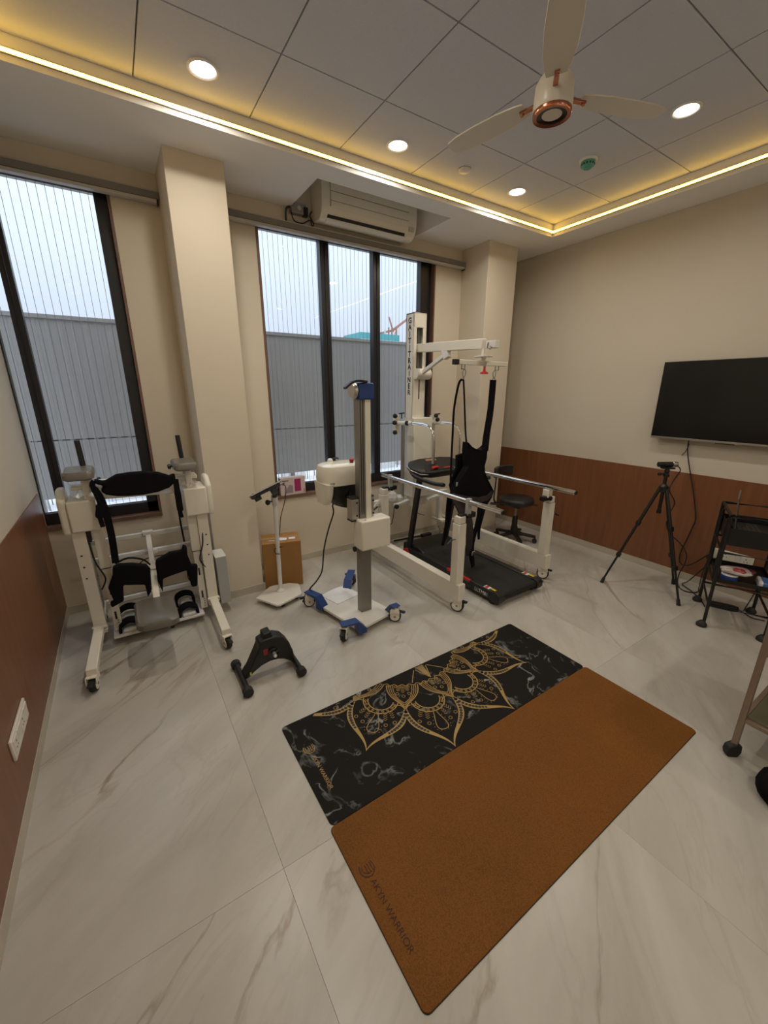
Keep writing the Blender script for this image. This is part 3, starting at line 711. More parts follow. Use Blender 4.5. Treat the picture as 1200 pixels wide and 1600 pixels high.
# ================================================================== STANDING FRAME
def standing_frame():
    t = thing('standing_frame', 'ivory standing and lifting frame with black slings and grey seat before the left window', 'therapy frame', (.04, 3.05, 0))
    for sx, xu, xo, xc in ((-1, -.325, -.40, -.362), (1, .405, .48, .392)):
        left = sx < 0
        up = MB(M_WHITE); up.bb((xu-.036, 3.065, .10), (xu+.036, 3.135, .90))
        for z in (.52, .60, .68): up.cyl((xu+.01*sx, 3.066, z), (xu+.01*sx, 3.062, z), .006, None, 10, M_BLK)
        build('upright', up, t, .006)
        # floor tube with casters, front and rear
        ft = MB(M_WHITE)
        ft.beam((xu, 3.12, .150), (xc, 2.58, .125), .058, .045); ft.beam((xu, 3.06, .135), (xu, 3.52, .115), .058, .045)
        ft.box((xu, 3.09, .135), (.085, .09, .012)); ft.box((xu, 3.05, .163), (.085, .03, .02))
        fo = build('base_tube', ft, t, .005)
        caster(t, (xc-.002, 2.585), .045, -PI/2+.2*sx, .11); caster(t, (xu, 3.50), .045, PI/2, .11)
        # perforated grey side plate
        pl = MB(M_STEEL); pl.prism([(3.14, .22), (3.30, .22), (3.30, .80), (3.14, .86)], -.003, .003, (xu-sx*.03, 0, 0), (0, 1, 0), (0, 0, 1), (1, 0, 0))
        for k in range(7):
            for y in (3.17, 3.235): pl.cyl((xu-sx*.033, y, .30+k*.08), (xu-sx*.0345, y, .30+k*.08), .007, None, 8, M_BLK)
        build('side_plate', pl, t)
        # motor box and rounded outer cover
        xi0, xi1 = (-.352, -.202) if left else (.300, .452)
        build('motor_box', MB(M_WHITE).bb((xi0, 3.03, .845), (xi1, 3.26, 1.045)), t, .010, seg=3)
        oc = MB(M_WHITE); x0, x1 = (-.398, -.352) if left else (.452, .492)
        oc.prism([(3.05, .83), (3.24, .83), (3.24, 1.07), (3.20, 1.115), (3.12, 1.115), (3.05, 1.05)], x0, x1, (0, 0, 0), (0, 1, 0), (0, 0, 1), (1, 0, 0))
        build('outer_cover', oc, t, .016, seg=3)
        # inner telescopic column down to the foot plate
        xn = -.225 if left else .338
        ic = MB(M_WHITE); ic.bb((xn-.030, 3.085, .56), (xn+.030, 3.145, .85)); ic.bb((xn-.024, 3.09, .08), (xn+.024, 3.14, .565))
        ic.bb((xn-.031, 3.084, .556), (xn+.031, 3.146, .560), M_BLK)
        for z in (.36, .17): ic.bb((xn-.008, 3.087, z), (xn+.004, 3.091, z+.06), M_BLK)
        for k in range(4): ic.cyl((xn+.006, 3.092, .10+.02*k), (xn+.006, 3.087, .10+.02*k), .004, None, 8, M_BLK)
        build('inner_column', ic, t, .004)
        build('motor_housing', MB(M_BLK).bb((xn-.025+sx*.065, 3.07, .76), (xn+.025+sx*.065, 3.14, .845)), t, .004)
        build('motor_cable', MB(M_BLK).tube(smooth_path([(xn+sx*.06, 3.08, .77), (xn+sx*.045, 3.06, .62), (xn+sx*.012, 3.06, .50), (xn+sx*.045, 3.07, .42)]), .005, 8), t)
        # arm pad on its post
        px0, px1 = (-.335, -.178) if left else (.262, .412)
        pp = MB(M_WHITE).bb(((px0+px1)/2-.02+(.02 if left else .015), 3.06, 1.045), ((px0+px1)/2+.02+(.02 if left else .015), 3.09, 1.19)); pp.bb((px0+.02, 3.10, 1.10), (px1, 3.22, 1.125))
        build('pad_post', pp, t, .004)
        pad = MB(M_PAD); prm = [(rrect(px1-px0-2*i, .24-2*i, .03, 4, (px0+px1)/2, 3.09), z) for i, z in ((.012, 1.183), (0, 1.193), (0, 1.222), (.010, 1.236))]
        pad.loft([[Vector((a, b, z+.03*(b-3.09))) for a, b in lp] for lp, z in prm]); build('arm_pad', pad, t)
        gx_ = -.238 if left else .338
        gr = MB(M_BLK).tube([(gx_-.003, 3.21, 1.40), (gx_+.004, 3.20, 1.20)], .016, 14); go = build('hand_grip', gr, t, .003)
        build('grip_stem', MB(M_STEEL).tube([(gx_+.004, 3.20, 1.205), (gx_+.006, 3.20, 1.11)], .010, 12), go)
        build('clamp_knob', MB(M_BLK).lathe([(.010, 0), (.018, .006), (.018, .018), (.012, .022)], ((px1+.005, 3.10, 1.155) if left else (px0-.028, 3.10, 1.20)), (1, 0, 0), 12).tube([((px1-.03) if left else px0+.03, 3.10, 1.155 if left else 1.20), ((px1+.01) if left else px0-.01, 3.10, 1.155 if left else 1.20)], .006, 8), t)
        # plastic wrapping left on the column top
        wr_ = MB(M_FILM); random.seed(3+left); n = 7; vs = []; fs = []
        for i in range(n):
            for j in range(n):
                vs.append((px0+.01+(px1-px0-.02)*i/(n-1), 3.035+.16*j/(n-1), 1.052+random.uniform(0, .035)+.05*(j/(n-1))))
        for i in range(n-1):
            for j in range(n-1): fs.append((i*n+j, (i+1)*n+j, (i+1)*n+j+1, i*n+j+1))
        wr_.add(vs, fs); build('plastic_wrap', wr_, t, flat=True)
        # foot binding on the foot plate
        fx = -.155 if left else .222
        fb = MB(M_WHITE2); fb.prism([(-.045, -.13), (.045, -.13), (.05, .02), (.035, .12), (-.035, .12), (-.05, .02)], .075, .10, (fx, 3.16, 0)); fb.prism([(-.04, .02), (.04, .02), (.03, .11), (-.03, .11)], .10, .125, (fx, 3.16, 0))
        fo2 = build('foot_cup', fb, t, .008)
        for yy, hh in ((3.08, .15), (3.26, .17)):
            build('foot_strap', MB(M_FAB).strap(smooth_path([(fx-.062, yy, .075), (fx-.056, yy, hh-.03), (fx, yy+.01, hh-.008), (fx+.056, yy, hh-.03), (fx+.062, yy, .075)], 5), .085, .016, (0, 1, 0)), fo2, .003)
    for z, x0, x1 in ((.685, -.30, .40), (.55, -.30, .40), (.215, -.28, .36)):
        build('cross_bar', MB(M_WHITE2).bb((x0, 3.285, z-.016), (x1, 3.315, z+.016)), t, .004)
    sp = MB(M_WHITE2); sp.beam((.053, 3.285, .70), (.046, 3.13, .52), .034, .034); sp.box((.053, 3.28, .70), (.07, .05, .03)); sp.box((.05, 3.28, .55), (.09, .03, .03))
    build('seat_post', sp, t, .004)
    lo = MB(M_WHITE); lo.beam((.046, 3.13, .525), (.030, 2.92, .315), .042, .042); lo.beam((.045, 3.12, .515), (.043, 3.08, .475), .062, .062); build('seat_arm', lo, t, .004)
    se = MB(M_PAD); rings = []
    for i, z in ((.012, .296), (0, .306), (0, .340), (.012, .354)):
        q = []
        for a, b in rrect(.235-2*i, .36-2*i, .05, 5, .012, 2.73):
            k = 1+(.06 if b > 2.73 else -.06)*0; q.append(Vector((a+.02*(2.73-b)*0, b+.10*(a-.012)*-1, z)))
        rings.append(q)
    se.loft(rings); so_ = build('seat_pad', se, t)
    build('seat_bracket', MB(M_STEEL).bb((-.05, 2.65, .275), (.08, 2.95, .297)).cyl((.085, 2.60, .297), (.085, 2.60, .26), .012, None, 12, M_BLK), so_)
    build('foot_plate', MB(M_WHITE2).bb((-.26, 3.02, .055), (.325, 3.30, .074)), t, .004)
    # back rest: white tray with black lumbar belt
    build('tray', MB(M_WHITE2).prism([(-.225, 1.165), (.285, 1.150), (.262, 1.018), (-.185, 1.035)], 3.055, 3.085, (0, 0, 0), (1, 0, 0), (0, 0, 1), (0, 1, 0)), t, .008)
    be = [(-.183, 1.183), (-.133, 1.162), (-.067, 1.197), (0, 1.203), (.085, 1.203), (.17, 1.187), (.228, 1.160), (.264, 1.170), (.263, 1.115), (.217, 1.077), (.151, 1.057), (.062, 1.049), (-.023, 1.053), (-.084, 1.061), (-.137, 1.077), (-.162, 1.105), (-.140, 1.135), (-.179, 1.15)]
    build('lumbar_belt', MB(M_FAB).prism(be, 2.975, 3.025, (0, 0, 0), (1, 0, 0), (0, 0, 1), (0, 1, 0)), t, .014, seg=3)
    build('belt_strap', MB(M_FAB).strap(smooth_path([(-.182, 3.00, 1.17), (-.195, 2.99, 1.14), (-.168, 2.985, 1.06), (-.155, 2.985, .95), (-.152, 2.985, .80), (-.160, 2.985, .62)], 6), [.03]*8+[.040]*23, .012, (1, 0, .1)), t, .003)
    build('strap_end', MB(M_FAB).strap(smooth_path([(-.190, 2.968, 1.10), (-.178, 2.962, 1.02), (-.190, 2.962, .95), (-.185, 2.962, .88)], 6), [.02]*6+[.045]*7+[.025]*6, .010, (1, 0, .1)), t, .003)
    build('strap_end', MB(M_FAB).strap(smooth_path([(.262, 2.99, 1.13), (.262, 2.98, 1.02), (.262, 2.98, .93), (.268, 2.98, .86)], 6), [.035]*5+[.040]*9+[.020]*5, .010, (1, 0, 0)), t, .003)
    build('belt_strap', MB(M_FAB).tube(smooth_path([(.250, 2.99, 1.05), (.251, 2.985, .93), (.253, 2.985, .80), (.258, 2.99, .68)], 6), .006, 8), t)
    ls = [(-.181, .597), (-.142, .608), (-.067, .593), (.007, .565), (.026, .53), (.007, .368), (-.019, .331), (-.022, .428), (-.144, .458), (-.158, .344), (-.232, .316), (-.236, .353), (-.212, .355), (-.228, .458), (-.191, .537)]
    rs = [(.068, .586), (.156, .623), (.235, .624), (.247, .661), (.269, .642), (.264, .584), (.282, .497), (.320, .494), (.300, .331), (.261, .330), (.246, .468), (.151, .455), (.089, .442), (.074, .341), (.057, .428), (.060, .552)]
    for pl in (ls, rs):
        build('thigh_sling', MB(M_FAB).prism(pl, 2.965, 3.015, (0, 0, 0), (1, 0, 0), (0, 0, 1), (0, 1, 0)), t, .012, seg=3)
    build('sling_loop', MB(M_FAB).strap(smooth_path([(-.165, 3.03, .60), (-.09, 3.02, .625), (-.01, 3.01, .60), (.03, 3.0, .555)], 6), .02, .008, (0, 1, 0)), t, .002)
    build('control_box', MB(M_GREYBOX).bb((.458, 3.07, .085), (.535, 3.24, .475)), t, .004)
    build('control_box_lid', MB(M_WHITE2).bb((.456, 3.068, .475), (.537, 3.242, .482)), t, .001)
    build('power_cable', MB(M_BLK).tube(smooth_path([(-.13, 3.2, .40), (-.06, 3.25, .46), (.03, 3.29, .50), (.20, 3.32, .47), (.27, 3.32, .36), (.28, 3.32, .24), (.36, 3.32, .23)]), .004, 8), t)
standing_frame()

# ================================================================== THERAPY ROBOT STAND
def robot_stand():
    u = Vector((.978, .208, 0)); v = Vector((-.208, .978, 0)); c = Vector((1.335, 2.51, 0)); z3 = Vector((0, 0, 1))
    t = thing('therapy_robot', 'white limb therapy unit on a wheeled base plate with tall aluminium pole and blue brackets', 'therapy machine', c)
    build('base_plate', MB(M_PLATE).prism(rrect(.36, .56, .02, 4), .042, .062, c, u, v), t, .002)
    for (px, py), (a, b) in (((1.086, 2.800), (-.165, .20)), ((1.108, 2.226), (-.165, -.265)), ((1.551, 2.236), (.165, -.265)), ((1.562, 2.955), (.165, .265))):
        p = c+u*a+v*b; q = Vector((px, py, 0)); d = (q-p); L = d.length; d.normalize(); s = Vector((-d.y, d.x, 0))
        e = L+.025
        b_ = MB(M_BLUE).prism([(-.045, .030), (.025, .030), (.030, .112), (e, .128), (e, .136), (.020, .136), (-.045, .064)], -.034, .034, p, d, z3, s)
        bo = build('caster_bracket', b_, t, .003)
        caster(t, (px, py), .048, math.atan2(d.y, d.x)+.9, .13)
    x, y = 1.39, 2.42
    po = MB(M_ALUD).bb((x-.045, y-.03, .062), (x+.045, y+.03, 1.66))
    for k in (-.028, -.012): po.bb((x+k-.003, y-.0315, .85), (x+k+.003, y-.029, 1.655), M_BLK)
    build('pole', po, t, .003)
    build('front_rail', MB(M_WHITE).bb((x+.002, y-.042, .80), (x+.044, y-.030, 1.655)), t, .002)
    hd = MB(M_BLUE).bb((x-.052, y-.055, 1.645), (x+.066, y+.055, 1.752)); ho = build('blue_head', hd, t, .008)
    build('wheel_disc', MB(M_ALU).lathe([(.010, -.03), (.045, -.028), (.052, -.02), (.052, -.004), (.030, 0)], (x-.055, y-.01, 1.70), (1, 0, 0), 24), ho)
    build('latch_lever', MB(M_BLK).strap(smooth_path([(x+.005, y-.06, 1.757), (x-.06, y-.065, 1.762), (x-.11, y-.07, 1.752), (x-.165, y-.075, 1.715)], 5), .030, .014, (0, 1, 0)), ho, .002)
    bx = MB(M_WHITE).bb((1.318, 2.315, .597), (1.562, 2.445, .822)); bo = build('control_box', bx, t, .012, seg=3)
    build('screw', MB(M_BLK).cyl((1.36, 2.34, .8225), (1.36, 2.34, .824), .005, None, 10), bo)
    build('knob', MB(M_BLK).lathe([(.012, 0), (.02, .006), (.02, .02), (.012, .024)], (1.325, 2.42, .585), (-1, 0, 0), 14), bo)
    for x0, x1, mm in ((x-.105, x-.045, M_ALU), (x+.045, x+.078, M_ALU)):
        ca = MB(mm).bb((x0, y-.020, .815), (x1, y+.05, .968)); ca.bb((x0-.002, y-.022, .968), (x1+.002, y+.052, .980), M_BLK); ca.bb((x0-.002, y-.022, .803), (x1+.002, y+.052, .815), M_BLK)
        for z in (.845, .94): ca.cyl(((x0+x1)/2+.012, y-.019, z), ((x0+x1)/2+.012, y-.024, z), .008, None, 12, M_BLK)
        build('carriage', ca, t, .003)
    # therapy unit behind the pole
    cx, cy = 1.345, 2.665
    def ring(w, h, r, z, ox=0, oy=0, tilt=0): return [Vector((cx+ox+a, cy+oy+b, z+tilt*a)) for a, b in rrect(w, h, r, 6)]
    lo = MB(M_BLK); lo.loft([ring(.24, .17, .06, .845, .05, 0, -.25), ring(.31, .21, .08, .90, .015, 0, -.35), ring(.335, .225, .09, 1.00, .004), ring(.34, .23, .09, 1.06)]); build('unit_underside', lo, t)
    sh = MB(M_WHITEG); sh.loft([ring(.335, .225, .09, 1.035), ring(.365, .25, .10, 1.042), ring(.37, .255, .10, 1.09), ring(.365, .25, .10, 1.15), ring(.345, .23, .09, 1.178), ring(.28, .17, .06, 1.192), ring(.20, .11, .04, 1.194)]); uo = build('unit_shell', sh, t)
    ck = MB(M_WHITEG); ck.loft([[Vector((cx-.185+a, cy-.02+b, z)) for a, b in rrect(w, h, .021, 5, w/2)] for w, h, z in ((.045, .14, .905), (.052, .19, .935), (.058, .22, .99), (.062, .235, 1.06))]); build('unit_cheek', ck, t)
    build('joint_disc', MB(M_BLKG).lathe([(0, 0), (.040, 0), (.055, -.010), (.060, -.03)], (cx-.03, cy-.108, .985), (-.15, -1, 0), 24), t)
    build('emergency_button', MB(M_RED).lathe([(.008, -.012), (.012, 0), (.018, .006), (.019, .018), (.012, .024)], (cx+.055, cy-.065, 1.20), (0, 0, 1), 18).cyl((cx+.055, cy-.065, 1.17), (cx+.055, cy-.065, 1.20), .013, None, 14, M_BLK), t)
    build('top_knob', MB(M_WHITE2).lathe([(.020, 0), (.022, .012), (.014, .026), (.010, .028)], (cx-.06, cy+.06, 1.188), (0, 0, 1), 16).tube([(cx-.045, cy+.07, 1.205), (cx+.005, cy+.085, 1.212), (cx+.02, cy+.08, 1.205)], .007, 8, M_BLK), uo)
    lg = MB(M_STEEL)
    for k, (a, b) in enumerate(((0, .004), (.008, .010), (.016, .002), (.024, .009), (.032, .004))): lg.box((cx-.150+a, cy-.1225+.00*k, 1.062+b*.3), (.005, .0015, .012), None, Matrix.Rotation(.4, 3, 'Y'))
    build('maker_mark', lg, uo)
    build('power_cord', MB(M_BLK).tube(smooth_path([(1.275, 2.64, .91), (1.262, 2.66, .87), (1.275, 2.68, .80), (1.235, 2.70, .665), (1.20, 2.72, .50), (1.185, 2.74, .32), (1.15, 2.78, .22), (1.11, 2.82, .15), (1.08, 2.86, .07), (1.05, 2.86, .02)], 6), .006, 8), t)
robot_stand()
def paper():
    random.seed(11); b = MB(M_PAPER); n, m = 10, 8; vs = []; fs = []
    for j in range(m):
        for i in range(n):
            a = i/(n-1); e = j/(m-1); x = 1.215+.24*a+.055*e*-1+.03; y = 2.60+.05*a+.20*e
            vs.append((x, y, .066+random.uniform(0, .010)*(0 < i < n-1)*(0 < j < m-1)+.012*math.sin(3*a)*e))
    k = len(vs); vs += [(q[0], q[1], q[2]-.0025) for q in vs]
    for j in range(m-1):
        for i in range(n-1):
            f = (j*n+i, j*n+i+1, (j+1)*n+i+1, (j+1)*n+i); fs.append(f); fs.append(tuple(k+q for q in reversed(f)))
    rim = [i for i in range(n)]+[j*n+n-1 for j in range(1, m)]+[(m-1)*n+i for i in range(n-2, -1, -1)]+[j*n for j in range(m-2, 0, -1)]
    for q in range(len(rim)): a, c = rim[q], rim[(q+1) % len(rim)]; fs.append((a, k+a, k+c, c))
    tag(build('folded_sheet', b.add(vs, fs), None, loc=(1.33, 2.7, .063)), 'crumpled white sheet lying on the therapy robot base plate', 'paper')
paper()

# ================================================================== TABLET STAND, BOXES
def tablet_stand():
    t = thing('tablet_stand', 'white floor stand with tilted tablet holder beside the pillar', 'stand', (.94, 3.06, 0))
    pl = [(.725, 3.070), (.745, 3.045), (.835, 2.872), (.86, 2.862), (1.06, 2.935), (1.08, 2.95), (1.122, 3.11), (1.115, 3.135), (1.05, 3.185), (.915, 3.215), (.885, 3.208)]
    build('base_plate', MB(M_PLATE).prism(pl, .038, .056), t, .003)
    for x, y in ((.80, 3.05), (.90, 2.92), (1.04, 2.98), (1.06, 3.12), (.92, 3.16)):
        w = MB(M_RUB).cyl((x-.012, y, .022), (x+.012, y, .022), .022, None, 18); w.cyl((x, y, .03), (x, y, .04), .010, None, 10, M_STEEL); build('caster', w, t, .003)
    px, py = .943, 3.085
    po = MB(M_WHITE2).tube([(px, py, .056), (px+.012, py, .90)], .0175, 18); build('pole', po, t)
    build('pole_flange', MB(M_WHITE2).lathe([(.036, 0), (.036, .008), (.024, .018), (.019, .03)], (px, py, .056), (0, 0, 1), 20), t)
    build('sleeve', MB(M_WHITE2).lathe([(.024, 0), (.026, .01), (.026, .075), (.02, .08)], (px+.011, py, .82), (0, 0, 1), 18), t)
    build('lock_knob', MB(M_BLK).lathe([(.008, 0), (.02, .008), (.022, .022), (.014, .03)], (px-.04, py-.02, .855), (-.85, -.5, .1), 10).tube([(px, py, .855), (px-.045, py-.022, .858)], .006, 8), t)
    a = Vector((.93, -.05, .36)).normalized(); b = Vector((.16, .93, -.30)); b = (b-a*b.dot(a)).normalized(); n = a.cross(b); R = Matrix((a, b, n)).transposed(); c = Vector((.885, 3.04, .962))
    build('tablet', MB(M_GREYBOX).box(c+n*.012, (.27, .18, .009), None, R).box(c+n*.017, (.255, .165, .002), M_BLKG, R), t, .003)
    hd = MB(M_BLK).box(c-n*.004, (.20, .12, .020), None, R); hd.cyl(c-a*.115-b*.07, c-a*.115+b*.02, .022, None, 14); hd.box(c-a*.09-n*.028, (.05, .05, .035), None, R); hd.box(c+a*.045-n*.035, (.05, .06, .06), None, R)
    build('clamp_head', hd, t, .004)
    build('mount_neck', MB(M_BLK).cyl((px+.012, py, .895), c+a*.045-n*.05, .024, .02, 14), t, .003)
    build('cable', MB(M_BLK).tube(smooth_path([(.985, 3.04, .985), (1.03, 3.06, .985), (1.052, 3.08, .94), (1.04, 3.10, .83), (1.005, 3.12, .70), (.995, 3.15, .56), (.985, 3.20, .445)], 6), .0035, 8), t)
    build('cable_tie', MB(M_BLK).tube([(px-.015, py-.018, .46), (px-.035, py-.02, .44), (px-.02, py-.02, .41), (px+.012, py-.021, .40)], .004, 8).tube([(px+.015, py-.018, .46), (px+.035, py-.01, .455), (px+.055, py+.03, .44)], .004, 8), t)
tablet_stand()
def carton():
    o = Vector((.872, 3.285, 0)); ex = Vector((.968, -.25, 0)).normalized(); ey = Vector((-ex.y, ex.x, 0)); W, D, H = .332, .26, .425
    t = thing('cardboard_box', 'brown cardboard carton on the floor behind the tablet stand', 'box', o+ex*W/2+ey*D/2)
    build('carton', MB(M_CARD).prism([(0, 0), (W, 0), (W, D), (0, D)], .001, H-.004, o, ex, ey), t, .003)
    for k, (y0, y1) in enumerate(((.0, D/2-.001), (D/2+.001, D))):
        build('top_flap', MB(M_CARD).prism([(0, y0), (W, y0), (W, y1), (0, y1)], H-.004, H+.001*k, o, ex, ey), t, .001)
    build('packing_tape', MB(P('packing_tape', (.42, .25, .09), .25)).prism([(0, D/2-.025), (W, D/2-.025), (W, D/2+.025), (0, D/2+.025)], H+.0012, H+.0018, o, ex, ey), t)
    build('paper_label', MB(M_PAPER).prism([(.13, .06), (.21, .05), (.225, .10), (.17, .13), (.13, .11)], H+.002, H+.003, o, ex, ey), t)
    build('paper_label', MB(M_PAPER).prism([(.235, .07), (.29, .065), (.295, .11), (.24, .115)], H+.002, H+.003, o, ex, ey), t)
    build('paper_label', MB(M_RAILW).prism([(.06, .06), (.11, .05), (.112, .075), (.062, .085)], H+.002, H+.003, o, ex, ey), t)
carton()
def product_box():
    x0, x1, y0, y1, z0, z1 = 1.213, 1.467, 3.705, 3.765, .7205, .893
    t = thing('product_box', 'white product box with magenta picture standing on the window sill', 'box', ((x0+x1)/2, y0, z0))
    build('box', MB(P('box_white', (.60, .50, .48), .4)).bb((x0, y0, z0), (x1, y1, z1)), t, .002)
    build('picture_panel', MB(P('magenta_print', (.36, .02, .12), .4)).bb((x0+.142, y0-.0008, z0+.028), (x0+.207, y0, z1-.02)), t)
    build('picture_panel', MB(P('grey_print', (.30, .24, .26), .4)).prism([(.05, .02), (.125, .02), (.125, .09), (.09, .10), (.06, .06)], y0-.0008, y0, (x0, 0, z0), (1, 0, 0), (0, 0, 1), (0, 1, 0)), t)
    l = MB(M_TEXT)
    for k, (a, b) in enumerate(((.022, .085), (.022, .05), (.022, .04))): l.bb((x0+a, y0-.0008, z1-.034-.018*k), (x0+b, y0, z1-.026-.018*k))
    build('print_lines', l, t)
    build('side_stripe', MB(P('salmon_print', (.55, .22, .18), .4)).bb((x1-.022, y0-.0008, z0+.01), (x1-.006, y0, z0+.05)), t)
product_box()

# ================================================================== GAIT TRAINER WITH PARALLEL BARS
def gait():
    t = thing('gait_trainer', 'ivory gait trainer frame with chrome parallel bars and lettered lifting column', 'therapy frame', (2.6, 2.8, 0))
    for sx, xb, xr in ((1, 2.045, 2.112), (-1, 3.130, 3.085)):
        build('base_beam', MB(M_WHITE).bb((xb-.035, 2.035, .115), (xb+.035, 3.58, .255)), t, .005)
        caster(t, (xb+.01, 2.085), .055, -PI/2+.55, .12); caster(t, (xb, 3.50), .055, PI/2, .12)
        for y0 in (2.10, 3.16):
            p = MB(M_WHITE).bb((xb-.038, y0-.036, .255), (xb+.038, y0+.036, .745)); po = build('post', p, t, .005)
            s = MB(M_WHITE).bb((xb-.032, y0-.03, .745), (xb+.032, y0+.03, .80)); s.bb((xb-.034, y0-.032, .742), (xb+.034, y0+.032, .748), M_BLK); build('post_sleeve', s, po, .003)
            br = MB(M_BLK).bb((xb-.01, y0-.022, .775), (xr+sx*.075, y0+.022, .815)); build('clamp_arm', br, po, .003)
            build('clamp_knob', MB(M_BLK).lathe([(.010, 0), (.02, .006), (.02, .022), (.012, .026)], (xr-sx*.0, y0-.022, .795), (0, -1, 0), 14), po)
            build('rail_support', MB(M_GREYBOX).bb((xr-.020, y0-.028, .80), (xr+.020, y0+.002, .930)) if sx > 0 else MB(M_WHITE).bb((xr-.03, y0-.03, .80), (xr+.03, y0+.03, .872)), po, .004)
            build('lock_lever', MB(M_STEEL).tube([(xb-sx*.03, y0, .62), (xb-sx*.08, y0-.01, .63)], .006, 8).tube([(xb-sx*.08, y0-.01, .63), (xb-sx*.13, y0-.02, .605)], .009, 10, M_BLK), po)
        z = .905 if sx > 0 else .893
        r = MB(M_CHROME).tube([(xr, 1.76 if sx > 0 else 1.84, z), (xr, 3.28, z)], .0195, 20); ro = build('hand_rail', r, t)
        for y, dy in (((1.76 if sx > 0 else 1.84), -1), (3.28, 1)):
            build('end_plug', MB(M_BLK).cyl((xr, y, z), (xr, y+dy*.008, z), .0185, .016, 18), ro)
    # rear carriage below the column
    rb = MB(M_WHITE).bb((2.045, 3.43, .535), (3.13, 3.49, .595)); build('rear_beam', rb, t, .005)
    for x in (2.12, 3.02):
        build('rear_leg', MB(M_WHITE).bb((x-.03, 3.43, .255), (x+.03, 3.49, .535)).bb((x-.04, 3.36, .225), (x+.04, 3.56, .257)), t, .005)
    for x0, y0, x1, y1, k in ((2.30, 3.36, 2.52, 3.40, 0), (2.72, 3.36, 2.98, 3.40, 1)):
        build('support_arm', MB(M_WHITE2).beam((x0, y0-.03, .548), (x1, y1, .556), .05, .03), t, .004)
    build('clamp_knob', MB(M_BLK).lathe([(.010, 0), (.024, .006), (.026, .022), (.012, .028)], (2.30, 3.31, .545), (-.4, -1, 0), 8), t)
    build('outrigger', MB(M_WHITE2).bb((1.86, 3.36, .535), (2.045, 3.47, .585)), t, .004); build('brace', MB(M_WHITE2).beam((2.03, 3.17, .70), (1.90, 3.26, .50), .045, .025), t, .004)
    # column
    c = MB(M_WHITE); X0, X1, Y0, Y1 = 2.512, 2.668, 3.35, 3.475
    c.bb((X0, Y0, 1.43), (X0+.012, Y1, 2.415)).bb((X1-.012, Y0, 1.43), (X1, Y1, 2.415)).bb((X0, Y1-.012, 1.43), (X1, Y1, 2.415)).bb((X0, Y0, 2.403), (X1, Y1, 2.415))
    c.bb((X0, Y0, 2.285), (X1, Y0+.008, 2.415)).bb((X0, Y0, 1.43), (X0+.038, Y0+.008, 2.285)).bb((X1-.042, Y0, 1.43), (X1, Y0+.008, 2.285)).bb((X0+.038, Y0, 1.43), (X1-.042, Y0+.008, 1.84))
    build('column', c, t, .002)
    build('column_slot', MB(M_STEEL).bb((X0+.03, Y0+.05, 1.62), (X1-.035, Y0+.07, 2.29)), t)
    build('drive_belt', MB(M_BLK).bb((X0+.072, Y0-.002, 1.62), (X0+.084, Y0+.006, 1.86)).bb((X0+.055, Y0+.035, 1.64), (X0+.075, Y0+.05, 2.285)), t)
    build('lower_cover', MB(M_WHITE).bb((2.515, 3.315, .60), (2.748, 3.50, 1.435)), t, .006)
    build('column_socket', MB(M_WHITE).bb((2.535, 3.345, .50), (2.72, 3.50, .60)), t, .004)
    text('lettering', 'G\nA\nI\nT\n|\nT\nR\nA\nI\nN\nE\nR', .070, (X0-.0008, 3.413, 2.325), (0, -1, 0), (0, 0, 1), M_TEXT, t, 'CENTER', .86, .0006, 1.0, .0025)
    # lifting arm
    a = MB(M_WHITE); a.beam((2.59, 3.40, 2.102), (2.59, 2.50, 2.066), .052, .078); ao = build('lifting_arm', a, t, .005)
    build('arm_end', MB(M_WHITE2).bb((2.566, 2.36, 2.025), (2.614, 2.46, 2.082)), ao, .004)
    build('arm_hook', MB(M_STEEL).tube([(2.561, 2.43, 2.07), (2.561, 2.44, 2.03), (2.561, 2.40, 2.015), (2.561, 2.385, 2.03), (2.561, 2.41, 2.04)], .004, 8), ao)
    build('pivot_drum', MB(M_WHITE).cyl((2.525, 3.335, 1.86), (2.70, 3.335, 1.86), .052, None, 28), t, .004)
    build('strut', MB(M_WHITE2).beam((2.59, 3.29, 1.875), (2.59, 2.99, 2.005), .034, .034).box((2.59, 2.955, 2.03), (.05, .07, .10), None, Matrix.Rotation(-.35, 3, 'X')), t, .004)
    ys = 2.50
    hg = MB(M_WHITE).bb((2.575, ys-.012, 1.94), (2.605, ys+.012, 2.03)); hg.cyl((2.59, ys, 1.965), (2.59, ys, 1.972), .075, None, 28, M_WHITE2); build('swivel', hg, t, .002)
    sb = MB(M_WHITE).bb((2.292, ys-.018, 1.900), (2.87, ys+.018, 1.936)); so_ = build('spreader_bar', sb, t, .003)
    build('bar_end_cap', MB(M_BLK).bb((2.268, ys-.02, 1.898), (2.312, ys+.02, 1.938)), so_, .003)
    for x in (2.385, 2.735):
        h = MB(M_STEEL).tube([(x-.03 if x < 2.6 else x+.045, ys, 1.90), (x-.03 if x < 2.6 else x+.045, ys, 1.868), (x+.005, ys, 1.868), (x+.005, ys, 1.90)], .0045, 8); build('bar_loop', h, so_)
    build('quick_release', MB(M_RED).lathe([(.008, .0), (.010, -.04), (.032, -.052), (.034, -.062), (.0, -.064)], (2.56, ys-.05, 1.895), (0, 0, 1), 18).cyl((2.56, ys-.05, 1.89), (2.56, ys-.05, 1.93), .012, None, 12, M_STEEL), so_)
